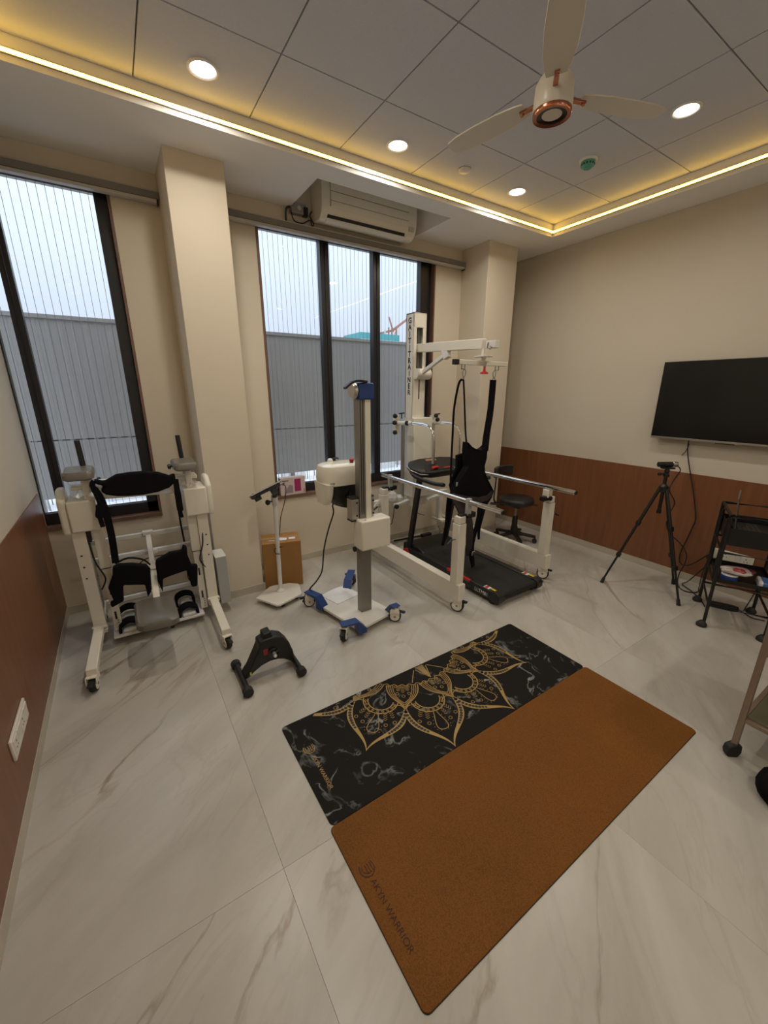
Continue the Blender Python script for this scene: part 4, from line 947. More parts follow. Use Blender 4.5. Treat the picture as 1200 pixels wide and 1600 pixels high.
    # arm handles on the column
    for x, ya, k in ((2.350, 3.36, 0), (2.868, 3.46, 1)):
        dz = -.025*k; dy = .215*k
        h = MB(M_CHROME).tube(smooth_path([(x, 3.28+dy*.9, 1.396+dz), (x, 3.08+dy, 1.405+dz), (x, 2.93+dy, 1.402+dz), (x, 2.85+dy, 1.375+dz), (x, 2.806+dy, 1.31+dz), (x, 2.80+dy, 1.22+dz), (x, 2.80+dy, 1.06+dz)], 6), .0125, 14); ho = build('arm_handle', h, t)
        s = MB(M_WHITE).tube([(x, 3.40+dy*.4, 1.39+dz), (x, 3.13+dy*.9, 1.404+dz)], .019, 16); build('handle_sleeve', s, ho)
        build('handle_plug', MB(M_BLK).cyl((x, 2.80+dy, 1.065+dz), (x, 2.80+dy, 1.05+dz), .013, .011, 14), ho)
        cb = MB(M_WHITE).bb((x-.022, 3.37+.06*k, 1.28+dz), (x+.022, 3.42+.06*k, 1.47+dz)); co = build('handle_clamp', cb, t, .003)
        kn = [(x-.03, 3.36, 1.46), (x-.035, 3.36, 1.395), (x-.03, 3.36, 1.30), (x, 3.20, 1.40)] if k == 0 else [(x+.01, 3.40, 1.47+dz), (x, 3.36, 1.43+dz)]
        for kx, ky, kz in kn:
            build('clamp_knob', MB(M_BLK).lathe([(.010, 0), (.022, .006), (.023, .024), (.012, .030)], (kx, ky, kz), (-.9, -.45, .1), 12), co)
        build('t_bolt', MB(M_BLK).tube([(x+.045, 3.41+.05*k, 1.48+dz), (x+.105, 3.41+.05*k, 1.485+dz)], .007, 8).tube([(x+.075, 3.41+.05*k, 1.43+dz), (x+.075, 3.41+.05*k, 1.482+dz)], .006, 8), co)
    build('guide_tube', MB(M_STEEL).tube([(2.452, 3.42, .60), (2.452, 3.42, 1.40)], .020, 16), t)
    build('cross_link', MB(M_WHITE).bb((2.34, 3.40, 1.37), (2.90, 3.45, 1.40)), t, .003)
    build('plastic_bundle', MB(M_FILM).lathe([(0, 0), (.04, .01), (.06, .05), (.045, .09), (.02, .11), (0, .112)], (2.31, 3.40, .575), (0, 0, 1), 9).lathe([(0, 0), (.03, .01), (.045, .04), (.02, .07), (0, .072)], (2.38, 3.38, .575), (.2, 0, 1), 7), t, flat=True)
    build('cable', MB(M_BLK).tube(smooth_path([(2.38, 3.45, .56), (2.375, 3.47, .40), (2.36, 3.48, .30), (2.33, 3.50, .26), (2.32, 3.50, .15), (2.33, 3.48, .05), (2.36, 3.42, .008)], 6), .004, 8).tube(smooth_path([(2.28, 3.46, .54), (2.27, 3.48, .42), (2.30, 3.50, .33), (2.33, 3.50, .26)], 6), .004, 8), t)
    build('cable', MB(M_BLK).tube(smooth_path([(2.80, 3.49, .53), (2.80, 3.60, .40), (2.84, 3.64, .30), (2.95, 3.64, .25)], 6), .004, 8), t)
gait()

# ================================================================== TREADMILL
def treadmill():
    t = thing('treadmill', 'black folding treadmill with red accents between the parallel bars', 'treadmill', (2.64, 2.6, 0))
    x0, x1 = 2.362, 2.918
    build('deck', MB(M_BLK).bb((x0+.05, 1.97, .045), (x1-.05, 3.22, .095)), t, .004)
    build('running_belt', MB(M_BELT).bb((x0+.062, 1.955, .090), (x1-.062, 3.02, .104)).cyl((x0+.062, 1.965, .075), (x1-.062, 1.965, .075), .030, None, 18), t)
    for xa, xb_ in ((x0, x0+.066), (x1-.066, x1)):
        s = MB(M_BLK).prism([(1.99, .035), (3.18, .035), (3.18, .115), (1.99, .115)], xa, xb_, (0, 0, 0), (0, 1, 0), (0, 0, 1), (1, 0, 0)); so_ = build('side_rail', s, t, .008)
        build('rail_end_cap', MB(M_BLK).prism([(1.925, .055), (1.94, .03), (2.0, .025), (2.0, .120), (1.95, .118), (1.925, .10)], xa-.004, xb_+.004, (0, 0, 0), (0, 1, 0), (0, 0, 1), (1, 0, 0)), so_, .006)
        build('foot', MB(M_RUB).cyl(((xa+xb_)/2, 2.02, 0), ((xa+xb_)/2, 2.02, .036), .026, None, 16).cyl(((xa+xb_)/2, 3.14, 0), ((xa+xb_)/2, 3.14, .036), .03, None, 16), so_)
        lb = MB(M_WHITE2).bb((xa+.012, 2.055, .1155), (xb_-.012, 2.115, .1165)); lb.bb((xa+.014, 2.075, .1166), (xb_-.014, 2.105, .1170), M_RED); lb.bb((xa+.02, 1.995, .1205), (xb_-.02, 2.045, .1212), M_YEL); build('safety_label', lb, so_)
    for y0, y1 in ((2.40, 2.66),):
        build('red_trim', MB(M_RED).bb((x0-.006, y0-.14, .095), (x0+.020, y0+.16, .121)), t, .006)
    text('lettering', 'LLTM81', .046, (x0-.0008, 2.20, .052), (0, -1, 0), (0, 0, 1), M_TEXTW, t)
    build('motor_hood', MB(M_BLK).prism([(2.93, .098), (2.97, .125), (3.05, .152), (3.22, .158), (3.30, .13), (3.31, .05), (2.93, .05)], x0+.03, x1-.03, (0, 0, 0), (0, 1, 0), (0, 0, 1), (1, 0, 0)), t, .012, seg=3)
    for x in (x0+.028, x1-.028):
        u = MB(M_BLK).beam((x, 3.20, .05), (x, 3.035, .905), .036, .062); uo = build('upright', u, t, .008)
        build('pivot_cover', MB(M_RED).prism([(3.14, .0), (3.27, .0), (3.26, .075), (3.20, .10), (3.15, .075)], x-.032, x+.026, (0, 0, 0), (0, 1, 0), (0, 0, 1), (1, 0, 0)), uo, .006)
    # console
    co = MB(M_BLK); R = Matrix.Rotation(math.radians(22), 3, 'X'); c = Vector((2.60, 3.04, .975))
    def pt(a, b, z): return c+R @ Vector((a, b, z))
    out = [(-.325, .0), (-.315, .07), (-.27, .125), (-.15, .15), (.15, .15), (.27, .125), (.315, .07), (.325, .0), (.27, -.085), (.15, -.125), (-.15, -.125), (-.27, -.085)]
    co.loft([[pt(a*k, b*k, z) for a, b in out] for k, z in ((.80, -.055), (.97, -.035), (1.0, -.008), (.985, .012), (.93, .022))]); cb = build('console', co, t, .004)
    build('console_trim', MB(M_ALU).tube([pt(a*1.003, b*1.003, -.004) for a, b in [(-.27, .125), (-.315, .07), (-.325, 0), (-.27, -.085), (-.19, -.112)]], .005, 8), cb)
    build('display_panel', MB(M_BLKG).loft([[pt(a, b, z) for a, b in ((-.22, -.09), (.24, -.09), (.24, .02), (-.16, .02))] for z in (.018, .026)]), cb, .002)
    build('console_label', MB(P('copper_label', (.35, .19, .12), .4)).loft([[pt(a, b, z) for a, b in ((-.075, .085), (.055, .085), (.055, .118), (-.075, .118))] for z in (.020, .0235)]), cb)
    build('safety_key', MB(M_RED).loft([[pt(a+k, b, z) for a, b in ((-.115, -.075), (-.05, -.075), (-.05, -.045), (-.115, -.045))] for z, k in ((.026, 0), (.046, .012))]), cb, .004)
    build('button_strip', MB(M_RED).loft([[pt(a, b, z) for a, b in ((.03, -.075), (.12, -.075), (.12, -.058), (.03, -.058))] for z in (.026, .030)]), cb, .002)
    for sx in (-1, 1):
        h = MB(M_BLK).tube(smooth_path([pt(sx*.30, .03, -.02), pt(sx*.315, -.06, -.03), (2.60+sx*.305, 2.86, .905), (2.60+sx*.290, 2.74, .895), (2.60+sx*.285, 2.62, .905)], 6), .018, 14); ho = build('handlebar', h, t)
        build('grip_end', MB(M_RUB).cyl((2.60+sx*.285, 2.63, .904), (2.60+sx*.285, 2.60, .907), .020, .017, 14), ho)
treadmill()

# ================================================================== HARNESS
def harness():
    y = 2.50; t = thing('support_harness', 'black body weight support harness hanging from the spreader bar', 'harness', (2.56, y, .1))
    bd = [(2.428, 1.29), (2.476, 1.249), (2.531, 1.223), (2.579, 1.208), (2.624, 1.221), (2.669, 1.246), (2.668, 1.133), (2.648, 1.066), (2.662, 1.007), (2.709, .937), (2.814, .815), (2.787, .752), (2.718, .694), (2.577, .716), (2.445, .795), (2.32, .847), (2.331, .914), (2.425, 1.043), (2.452, 1.08), (2.424, 1.209)]
    f = MB(M_FAB); cy = .985; n = len(bd)
    def lay(k, yy, s): return [Vector((2.56+(a-2.56)*s, yy+.0*k+.02*((a-2.56)/.25)**2, b)) for a, b in bd]
    f.loft([lay(0, y-.045, .93), lay(0, y-.055, .99), lay(0, y-.02, 1.0), lay(0, y+.015, .98)]); build('vest_front', f, t, .004)
    bk = [(2.44, 1.16), (2.56, 1.18), (2.66, 1.14), (2.64, 1.06), (2.66, .98), (2.73, .86), (2.70, .74), (2.42, .78), (2.38, .90), (2.45, 1.05)]
    build('vest_back', MB(M_FAB).prism(bk, y+.09, y+.115, (0, 0, 0), (1, 0, 0), (0, 0, 1), (0, 1, 0)), t, .006)
    build('shoulder_strap', MB(M_FAB).strap(smooth_path([(2.725, y, 1.79), (2.720, y, 1.545), (2.684, y-.01, 1.335), (2.655, y-.03, 1.20)], 6), [.072]*7+[.074]*6+[.078]*6, .010, (1, 0, .0)), t, .002)
    build('shoulder_strap', MB(M_FAB).strap(smooth_path([(2.382, y, 1.79), (2.394, y-.005, 1.68), (2.412, y-.01, 1.50), (2.425, y-.02, 1.34), (2.445, y-.03, 1.22)], 6), [.030]*14+[.034]*6+[.045]*5, .010, (.8, .6, 0)), t, .002)
    build('back_strap', MB(M_FAB).tube(smooth_path([(2.382, y+.01, 1.79), (2.362, y+.03, 1.755), (2.352, y+.06, 1.56), (2.350, y+.06, 1.35), (2.350, y+.06, 1.13), (2.336, y+.04, .92)], 6), .009, 8), t)
    for x in (2.385, 2.733):
        k = MB(M_STEEL).tube([(x+.004, y, 1.868), (x-.016, y, 1.85), (x-.014, y, 1.82), (x, y, 1.80), (x+.014, y, 1.82), (x+.018, y, 1.85), (x+.004, y, 1.87)], .0035, 8)
        k.tube([(x, y, 1.815), (x-.02, y, 1.788), (x+.02, y, 1.788), (x, y, 1.815)], .0035, 8) if x > 2.6 else k.tube([(x, y, 1.81), (x-.003, y, 1.785)], .006, 8)
        build('carabiner', k, t)
    build('waist_buckle', MB(M_FABG).strap([(2.30, y-.02, .84), (2.43, y-.075, .80), (2.56, y-.085, .775), (2.70, y-.06, .77), (2.80, y-.02, .80)], .05, .012, (0, 0, 1)), t, .003)
    for pts, w, mm, nm in (([(2.34, y+.04, .84), (2.335, y+.05, .70), (2.325, y+.05, .55), (2.285, y+.05, .36)], [.075, .06, .05, .03], M_FAB, 'leg_strap'),
                       ([(2.33, y-.01, .86), (2.40, y-.05, .72), (2.46, y-.06, .62), (2.50, y-.06, .50), (2.52, y-.05, .36), (2.53, y-.04, .24)], [.10, .12, .11, .10, .08, .05], M_FABG, 'leg_pad'),
                       ([(2.66, y-.03, .74), (2.62, y-.05, .60), (2.58, y-.05, .45), (2.56, y-.04, .30), (2.59, y-.05, .115)], [.09, .06, .05, .07, .04], M_FAB, 'leg_strap'),
                       ([(2.70, y-.04, .74), (2.655, y-.06, .62), (2.622, y-.06, .48), (2.628, y-.06, .385)], [.05, .032, .03, .022], M_FAB, 'strap_tail')):
        m = smooth_path(pts, 5); ws = []
        for i in range(len(m)):
            q = i/5; j = min(int(q), len(w)-2); ws.append(w[j]+(w[j+1]-w[j])*(q-j))
        build(nm, MB(mm).strap(m, ws, .014, (1, .1, 0)), t, .004)
    build('metal_buckle', MB(M_CHROME).bb((2.540, y-.075, .245), (2.580, y-.062, .285)), t, .003)
    build('label_tag', MB(M_GREYBOX).bb((2.335, y-.035, .92), (2.350, y-.03, .955)), t)
harness()

# ================================================================== STOOL
def stool():
    cx, cy = 3.70, 2.90; t = thing('stool', 'black swivel stool with round seat and small backrest near the television wall', 'chair', (cx, cy, 0))
    build('seat', MB(M_LEATH).lathe([(0, .452), (.165, .455), (.188, .470), (.195, .495), (.190, .520), (.170, .535), (0, .540)], (cx, cy, 0), (0, 0, 1), 36), t)
    build('seat_mount', MB(M_BLK).box((cx, cy, .443), (.20, .20, .018)).box((cx-.10, cy+.10, .440), (.30, .06, .014), None, Matrix.Rotation(math.radians(130), 3, 'Z')), t, .003)
    build('gas_lift', MB(M_STEEL).cyl((cx, cy, .28), (cx, cy, .44), .014, None, 16), t)
    build('lift_cover', MB(M_BLK).lathe([(.040, .09), (.040, .17), (.032, .20), (.030, .30), (.024, .31)], (cx, cy, 0), (0, 0, 1), 20), t)
    for k in range(5):
        a = math.radians(72*k-50); d = Vector((math.cos(a), math.sin(a), 0)); o = Vector((cx, cy, 0))
        l = MB(M_BLK).beam(o+d*.03+Vector((0, 0, .105)), o+d*.245+Vector((0, 0, .075)), .045, .028); lo = build('base_leg', l, t, .006)
        p = o+d*.24; s = Vector((-d.y, d.x, 0)); w = MB(M_RUB)
        for q in (-1, 1): w.cyl(p+s*q*.006+Vector((0, 0, .025)), p+s*q*.022+Vector((0, 0, .025)), .025, None, 18)
        w.cyl(p+Vector((0, 0, .03)), p+Vector((0, 0, .075)), .008, None, 10); build('caster', w, lo, .003)
    b = Vector((-.62, .78, 0)).normalized(); s = Vector((-b.y, b.x, 0)); o = Vector((cx, cy, 0))
    build('back_post', MB(M_BLK).strap(smooth_path([o+b*.10+Vector((0, 0, .440)), o+b*.22+Vector((0, 0, .445)), o+b*.255+Vector((0, 0, .50)), o+b*.25+Vector((0, 0, .66)), o+b*.245+Vector((0, 0, .84))], 6), .055, .014, s), t, .004)
    b = Vector((-.12, .99, 0)).normalized(); s = Vector((-b.y, b.x, 0)); pad = MB(M_LEATH); loops = []
    for z, g in ((.745, .010), (.755, 0), (.852, 0), (.862, .010)):
        inner = []; outer = []
        for k in range(9):
            th = -.70+1.40*k/8; rad = .235
            inner.append(o+b*(math.cos(th)*rad)+s*(math.sin(th)*rad)+b*0+Vector((0, 0, z))); outer.append(o+b*(math.cos(th)*(rad+.045-g))+s*(math.sin(th)*(rad+.045-g))+Vector((0, 0, z)))
        loops.append(inner+outer[::-1])
    pad.loft(loops); build('backrest', pad, t, .008, seg=3)
    build('height_lever', MB(M_BLK).tube([(cx+.05, cy-.03, .435), (cx+.19, cy-.10, .435), (cx+.225, cy-.12, .43)], .008, 10), t)
stool()
# power cable loops on the floor behind the treadmill
tag(build('floor_cable', MB(M_BLK).tube(smooth_path([(2.25, 3.05, .006), (2.20, 3.25, .006), (2.30, 3.40, .006), (2.42, 3.48, .006), (2.36, 3.30, .006), (2.22, 3.15, .006), (2.30, 3.0, .006)], 8), .004, 8), None, loc=(2.3, 3.2, 0)), 'thin black power cable looped on the floor behind the treadmill', 'cable')
tag(build('extension_lead', MB(M_BLK).bb((2.86, 3.55, .001), (3.00, 3.60, .04)).tube(smooth_path([(2.50, 3.64, .012), (2.70, 3.62, .012), (2.86, 3.58, .02)], 6), .010, 8), None, .004, loc=(2.8, 3.6, 0)), 'black extension lead on the floor under the wide window', 'cable')

# ================================================================== TELEVISION WALL
def tv():
    x = 4.17; y0, y1, z0, z1 = .70, 1.832, 1.290, 1.947
    t = thing('television', 'large black flat television mounted on the right wall', 'television', (XR, (y0+y1)/2, z0))
    build('body', MB(M_BLK).bb((x, y0, z0), (x+.03, y1, z1)).bb((x+.03, y0+.12, z0+.05), (x+.055, y1-.12, z1-.15)), t, .003)
    build('screen', MB(M_SCREEN).bb((x-.002, y0+.006, z0+.016), (x, y1-.006, z1-.006)), t)
    build('bottom_bezel', MB(M_ALU).bb((x-.004, y0, z0-.004), (x+.02, y1, z0+.012)), t, .001)
    build('receiver_bar', MB(M_BLK).bb((x-.001, 1.20, z0-.012), (x+.015, 1.33, z0-.004)), t)
    build('wall_bracket', MB(M_STEEL).bb((x+.055, 1.0, 1.45), (XR+.004, 1.5, 1.75)), t)
tv()
tag(build('television_cable', MB(M_BLK).tube(smooth_path([(4.205, 1.535, 1.32), (4.215, 1.528, 1.188), (4.225, 1.482, 1.023), (4.225, 1.41, .803), (4.225, 1.358, .607), (4.225, 1.365, .514), (4.225, 1.391, .363), (4.222, 1.409, .261), (4.222, 1.401, .167), (4.222, 1.36, .144), (4.222, 1.30, .179), (4.225, 1.215, .29)], 6), .005, 8).tube([(4.232, 1.532, 1.25), (4.236, 1.55, 1.18), (4.238, 1.575, 1.14)], .003, 6), None, loc=(4.2, 1.4, .1)), 'black cable hanging from the television down the wooden panel', 'cable')
def socket_board(name, label, x, y0, y1, z0, z1, d, n):
    t = thing(name, label, 'socket', (x, (y0+y1)/2, z0)); xa, xb = (x, x+d) if d > 0 else (x+d, x)
    build('frame', MB(M_SWITCH).bb((xa, y0, z0), (xb, y1, z1)), t, .004)
    f = x+d; e = .003*(1 if d > 0 else -1)
    for k in range(n):
        a = y0+.012+(y1-y0-.024)*k/n; b = y0+.012+(y1-y0-.024)*(k+1)/n
        if k % 2 == 0:
            m = MB(M_SWITCH).bb((min(f, f+e), a+.002, z0+.014), (max(f, f+e), b-.002, z1-.014))
            for q, w in ((.35, .012), (.65, .012)): m.cyl((f+e, a+(b-a)*q, z0+(z1-z0)*.42), (f+e*1.15, a+(b-a)*q, z0+(z1-z0)*.42), .004, None, 8, M_BLK)
            m.cyl((f+e, (a+b)/2, z0+(z1-z0)*.66), (f+e*1.15, (a+b)/2, z0+(z1-z0)*.66), .005, None, 8, M_BLK); build('socket_module', m, t, .001)
        else:
            m = MB(M_SWITCH); mid = (a+b)/2
            for c0, c1 in ((a+.002, mid-.001), (mid+.001, b-.002)): m.prism([(z0+.014, 0), (z1-.014, 0), (z1-.014, 1.6*e), ((z0+z1)/2, .8*e)], c0, c1, (f, 0, 0), (0, 0, 1), (1, 0, 0), (0, 1, 0))
            build('rocker_switch', m, t)
socket_board('switch_board', 'white switch and socket board on the left wooden panel', XL, 1.862, 2.155, .268, .364, .012, 4)
socket_board('switch_board', 'white socket board on the right wooden panel behind the black trolley', XR, .90, 1.205, .285, .380, -.012, 4)
build('plug', MB(M_BLK).bb((XR-.055, 1.165, .275), (XR-.018, 1.205, .315)), bpy.data.objects['switch_board.001'], .006)

def tripod():
    cx, cy = 3.76, 1.476; t = thing('tripod', 'black aluminium tripod standing before the right wall', 'tripod', (cx, cy, 0))
    build('collar', MB(M_BLK).lathe([(.022, .885), (.036, .895), (.036, .935), (.026, .945), (.018, .955)], (cx, cy, 0), (0, 0, 1), 18), t)
    build('centre_column', MB(M_BLK).tube([(cx, cy, .70), (cx, cy, 1.03)], .013, 14).tube([(cx, cy, .70), (cx, cy, .73)], .017, 14), t)
    hd = MB(M_BLK).lathe([(.018, 1.015), (.022, 1.02), (.022, 1.04), (.013, 1.045), (.018, 1.055), (.02, 1.07), (.012, 1.085)], (cx, cy, 0), (0, 0, 1), 16); hd.box((cx, cy, 1.09), (.10, .045, .012), None, Matrix.Rotation(-.57, 3, 'Z'))
    hd.cyl((cx, cy, 1.045), (cx-.05, cy+.03, 1.04), .008, None, 10); hd.cyl((cx-.042, cy+.025, 1.04), (cx-.06, cy+.036, 1.04), .013, None, 10); build('ball_head', hd, t, .002)
    for fx, fy in ((3.53, 1.729), (3.656, 1.151), (4.05, 1.352)):
        a = Vector((cx, cy, .915)); e = Vector((fx, fy, .012)); d = (e-a); dn = d.normalized()
        h = Vector((d.x, d.y, 0)).normalized(); a = a+h*.028
        l = MB(M_BLK).tube([a, a+(e-a)*.36], .0135, 12); l.tube([a+(e-a)*.34, a+(e-a)*.70], .0115, 12).tube([a+(e-a)*.68, a+(e-a)*.97], .009, 12); lo = build('leg', l, t)
        for q in (.35, .69): build('leg_lock', MB(M_BLK).beam(a+(e-a)*(q-.02), a+(e-a)*(q+.02), .036, .030, None, h).box(a+(e-a)*q+Vector((-h.y, h.x, 0))*.02, (.02, .012, .03)), lo, .003)
        build('rubber_foot', MB(M_RUB).cyl(a+(e-a)*.955, e-Vector((0, 0, .012)), .012, .016, 12), lo, .002)
    return cx, cy
tcx, tcy = tripod()
def webcam():
    r = Vector((.84, -.54, 0)).normalized(); w = Vector((.54, .84, 0)).normalized(); c = Vector((tcx-.005, tcy+.003, 1.121)); R = Matrix((r, w, Vector((0, 0, 1)))).transposed()
    t = thing('camera_bar', 'small black bar camera with silver end on top of the tripod', 'camera', c)
    b = MB(M_BLK).loft([[c+r*x+w*a+Vector((0, 0, z)) for a, z in rrect(.042, .042, .018, 4)] for x in (-.078, .036)]); build('housing', b, t, .002)
    b = MB(M_ALU).loft([[c+r*x+w*a+Vector((0, 0, z)) for a, z in rrect(.043, .043, .018, 4)] for x in (.036, .078)]); build('silver_end', b, t, .004)
    build('mount_foot', MB(M_BLK).box(c-Vector((0, 0, .022)), (.05, .03, .004), None, R), t)
    build('lens', MB(M_BLKG).cyl(c-w*.021-r*.03, c-w*.0225-r*.03, .009, None, 14).cyl(c-w*.021+r*.01, c-w*.0225+r*.01, .006, None, 12), t)
webcam()
tag(build('camera_cable', MB(M_BLK).tube(smooth_path([(3.82, 1.44, 1.115), (3.845, 1.415, 1.07), (3.82, 1.44, .98), (3.79, 1.44, .90), (3.83, 1.40, .80), (3.80, 1.41, .70), (3.78, 1.40, .60), (3.82, 1.37, .52), (3.92, 1.33, .44), (4.02, 1.30, .33), (4.08, 1.31, .22), (4.06, 1.33, .10), (4.02, 1.30, .012), (3.97, 1.22, .008), (4.04, 1.16, .008), (4.12, 1.18, .03), (4.19, 1.20, .16), (4.215, 1.19, .28)], 6), .0045, 8), None, loc=(3.8, 1.4, 0)), 'thin black cable running from the bar camera down to the floor', 'cable')
tag(build('floor_cable', MB(M_BLK).tube(smooth_path([(4.215, 1.14, .30), (4.19, 1.22, .15), (4.16, 1.28, .03), (4.10, 1.30, .008), (4.02, 1.20, .008), (3.95, 1.13, .008), (3.88, 1.07, .008), (3.80, 1.02, .008)], 6), .0045, 8), None, loc=(4.0, 1.1, 0)), 'thin black cable on the floor between tripod and black trolley', 'cable')

# ================================================================== BLACK TROLLEY AND WHAT IS ON IT
TF = Vector((3.478, .916, 0)); TD = Vector((.396, -.918, 0)); TW = Vector((.938, .347, 0)); TL, TB = .345, .455   # along the front, and depth
TW = (TW-TD*TW.dot(TD)).normalized()
def tp(a, b, z): return TF+TD*a+TW*b+Vector((0, 0, z))
TR = Matrix((TD, TW, Vector((0, 0, 1)))).transposed()
def trolley():
    t = thing('utility_trolley', 'black metal utility trolley with trays under the television', 'trolley', tp(TL/2, TB/2, 0))
    for a in (0, TL):
        for b in (0, TB):
            l = MB(M_BLK).tube([tp(a, b, .035), tp(a, b, .865)], .0115, 12); lo = build('leg', l, t)
            build('foot', MB(M_RUB).lathe([(.020, 0), (.034, .004), (.034, .02), (.022, .036), (.014, .045)], tp(a-.012, b-.012, 0), (0, 0, 1), 18), lo)
    for z, r in ((.865, .0115), (.595, .0095), (.345, .0095), (.175, .0095)):
        build('rail', MB(M_BLK).tube([tp(0, 0, z), tp(TL, 0, z), tp(TL, TB, z), tp(0, TB, z)], r, 10, None, True), t)
    for b in (.09, TB-.09): build('side_brace', MB(M_BLK).tube([tp(0, b, .83), tp(0, b+.02, .36)], .0095, 10), t)
    for z, h in ((.655, .125), (.365, .03)):
        tr = MB(M_BLK); tr.box(tp(TL/2, TB/2, z), (TL-.03, TB-.03, .006), None, TR)
        for a, b, w, d in ((TL/2, .012, TL-.02, .004), (TL/2, TB-.012, TL-.02, .004), (.012, TB/2, .004, TB-.02), (TL-.012, TB/2, .004, TB-.02)): tr.box(tp(a, b, z+h/2), (w, d, h), None, TR)
        build('tray', tr, t, .001)
trolley()
def laptop():
    z = .665; t = thing('laptop', 'dark open laptop on the top tray of the black trolley', 'laptop', tp(.17, .2, z))
    build('base', MB(M_BLK).box(tp(.175, .23, z+.06), (.24, .36, .018), None, TR).box(tp(.175, .23, z+.026), (.20, .30, .046), P('laptop_riser', (.02, .02, .018), .5), TR), t, .003)
    k = MB(P('key_caps', (.035, .035, .03), .4))
    for i in range(5):
        for j in range(11): k.box(tp(.095+.026*i, .085+.029*j, z+.0705), (.022, .025, .003), None, TR)
    k_ = build('keyboard', k, t); k_['kind'] = 'stuff'
    LW = Vector((.967, .255, 0)).normalized(); LD = Vector((LW.y, -LW.x, 0)); a0 = tp(.045, .05, z+.07); up = (Vector((0, 0, 1))-LD*.10).normalized(); n = LW.cross(up); R = Matrix((LW, up, n)).transposed()
    s = build('screen', MB(P('laptop_lid', (.10, .095, .085), .4)).box(a0+LW*.18+up*.125, (.36, .25, .008), None, R), t, .002)
    build('display', MB(M_SCREEN).box(a0+LW*.18+up*.128+n*(-.0045 if n.dot(TD) < 0 else .0045), (.34, .225, .001), None, R), s)
    build('charger_cord', MB(M_BLK).tube(smooth_path([tp(.25, .40, z+.07), tp(.32, .44, z+.03), tp(.36, .47, .62), tp(.36, .47, .40), tp(.33, .45, .20), tp(.28, .40, .012)], 6), .004, 8), t)
laptop()
random.seed(5)
def blob(mb, c, rx, ry, rz, jit, n=12, m=8, mat=None):
    vs = []; fs = []
    for j in range(m+1):
        for i in range(n):
            a = 2*PI*i/n; b = -PI/2+PI*j/m; k = 1+random.uniform(-jit, jit)*(0 < j < m)
            vs.append(Vector(c)+TR @ Vector((rx*k*math.cos(b)*math.cos(a), ry*k*math.cos(b)*math.sin(a), rz*k*math.sin(b))))
    for j in range(m):
        for i in range(n): l = (i+1) % n; fs.append((j*n+i, j*n+l, (j+1)*n+l, (j+1)*n+i))
    return mb.add(vs, fs, mat)
t = thing('plastic_bag', 'clear plastic bag with red print on the middle tray of the trolley', 'bag', tp(.14, .11, .37))
build('contents', blob(MB(P('maroon_goods', (.17, .03, .035), .5)), tp(.15, .12, .445), .085, .055, .022, .12), t)
build('film', blob(MB(P('bag_film', (.62, .55, .50), .22, coat=.5)), tp(.115, .085, .447), .095, .06, .026, .16), t, flat=True)
build('red_print', blob(MB(P('bag_red', (.38, .05, .06), .3)), tp(.125, .06, .462), .045, .035, .016, .15), t, flat=True)
t = thing('tape_roll', 'blue roll under the clear bag on the middle tray', 'roll', tp(.085, .07, .37))
build('roll', MB(P('blue_tape', (.02, .045, .22), .4)).lathe([(.020, .0), (.048, 0), (.050, .006), (.050, .040), (.048, .046), (.020, .046)], tp(.085, .07, .3695), (0, 0, 1), 26), t)
build('core', MB(M_RAILW).lathe([(.017, 0), (.020, 0), (.020, .047), (.017, .047), (.017, 0)], tp(.085, .07, .3695), (0, 0, 1), 20, None, False).lathe([(.046, .047), (.050, .0475), (.050, .052), (.046, .052)], tp(.085, .07, .3695), (0, 0, 1), 26, M_PAPER), t)
t = thing('tissue_packet', 'blue and white packet at the right end of the middle tray', 'packet', tp(.285, .09, .37))
build('packet', MB(P('packet_blue', (.08, .20, .48), .35)).box(tp(.285, .10, .392), (.08, .13, .045), None, TR), t, .012, seg=3)
build('white_band', MB(M_PAPER).box(tp(.258, .10, .3925), (.028, .133, .048), None, TR), t, .012, seg=3)
t = thing('power_adapter', 'long black power adapter on the floor under the trolley', 'power supply', tp(.15, .41, 0))
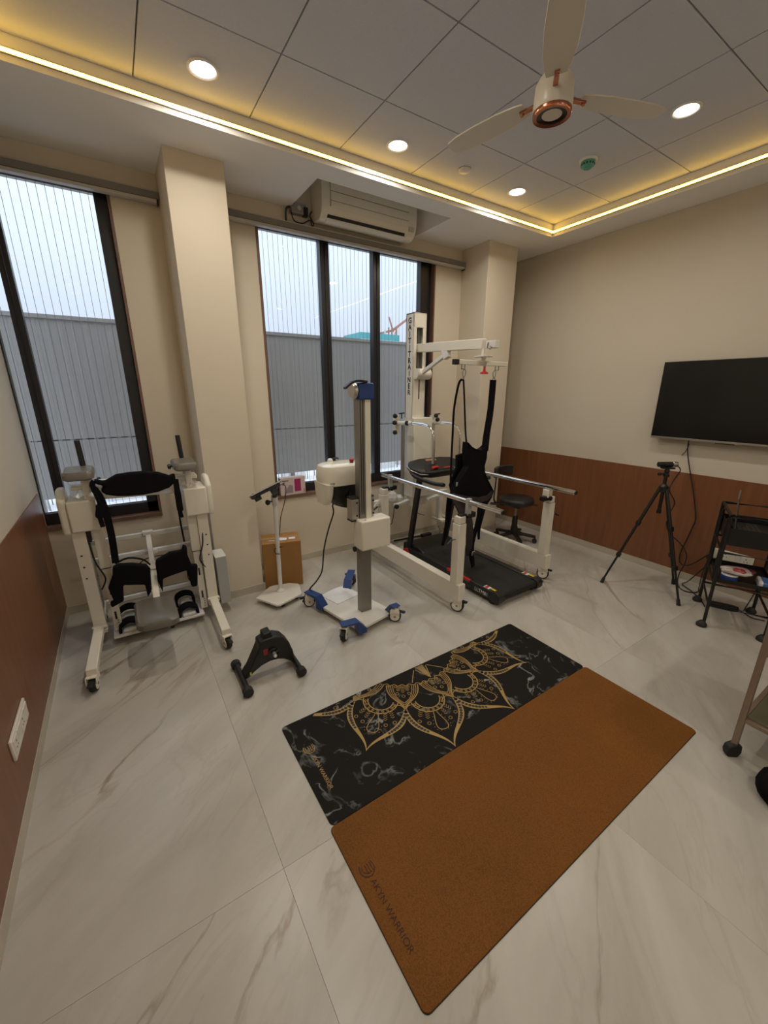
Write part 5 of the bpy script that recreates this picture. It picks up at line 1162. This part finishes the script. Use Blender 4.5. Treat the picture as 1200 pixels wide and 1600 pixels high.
build('brick', MB(M_BLK).prism([(-.10, -.024), (.06, -.028), (.10, -.012), (.10, .012), (.06, .028), (-.10, .024)], .001, .04, tp(.15, .40, 0), TD, TW), t, .006)
build('cord', MB(M_BLK).tube(smooth_path([tp(.25, .40, .02), tp(.29, .37, .01), tp(.33, .33, .006), tp(.40, .33, .006)], 6), .004, 8), t)

# ================================================================== METAL CART AT THE RIGHT EDGE, BLACK BAG
def cart():
    t = thing('metal_cart', 'brushed brown metal cart with smoked shelf at the right edge', 'trolley', (2.55, .1, 0))
    X0, X1, Y0, Y1 = 2.262, 2.85, -.22, .362
    for x in (X0, X1):
        for y in (Y0, Y1):
            l = MB(M_BROWNM).bb((x-.0125, y-.0125, .055), (x+.0125, y+.0125, .86)); lo = build('leg', l, t, .002)
            d = Vector((-.8, .6, 0)); s = Vector((.6, .8, 0))
            build('caster', MB(M_RUB).prism([(-.026, .0), (.020, .0), (.030, .028), (.026, .058), (-.008, .078), (-.034, .066), (-.038, .028)], -.018, .018, (x-.008, y+.004, 0), d, (0, 0, 1), s), lo, .006)
    for z in (.215, .58, .84):
        fr = MB(M_BROWNM)
        for a, b in (((X0, Y0), (X1, Y0)), ((X1, Y0), (X1, Y1)), ((X1, Y1), (X0, Y1)), ((X0, Y1), (X0, Y0))): fr.beam((a[0], a[1], z), (b[0], b[1], z), .020, .020)
        fo = build('shelf_frame', fr, t, .001)
        build('shelf', MB(M_OLIVE).bb((X0+.012, Y0+.012, z+.002), (X1-.012, Y1-.012, z+.012)), fo, .001)
cart()
def bag():
    c = (2.150, .150); t = thing('bag', 'black bag on the floor at the right edge beside the metal cart', 'bag', (c[0], c[1], 0))
    b = MB(M_FAB); b.lathe([(.0, .0), (.075, .002), (.092, .025), (.098, .06), (.088, .10), (.060, .13), (.03, .142), (0, .145)], (c[0], c[1], 0), (0, 0, 1), 14); build('body', b, t)
    build('handle', MB(M_FAB).tube(smooth_path([(c[0]-.04, c[1], .135), (c[0]-.03, c[1], .18), (c[0]+.03, c[1], .18), (c[0]+.04, c[1], .135)], 6), .008, 8), t)
bag()
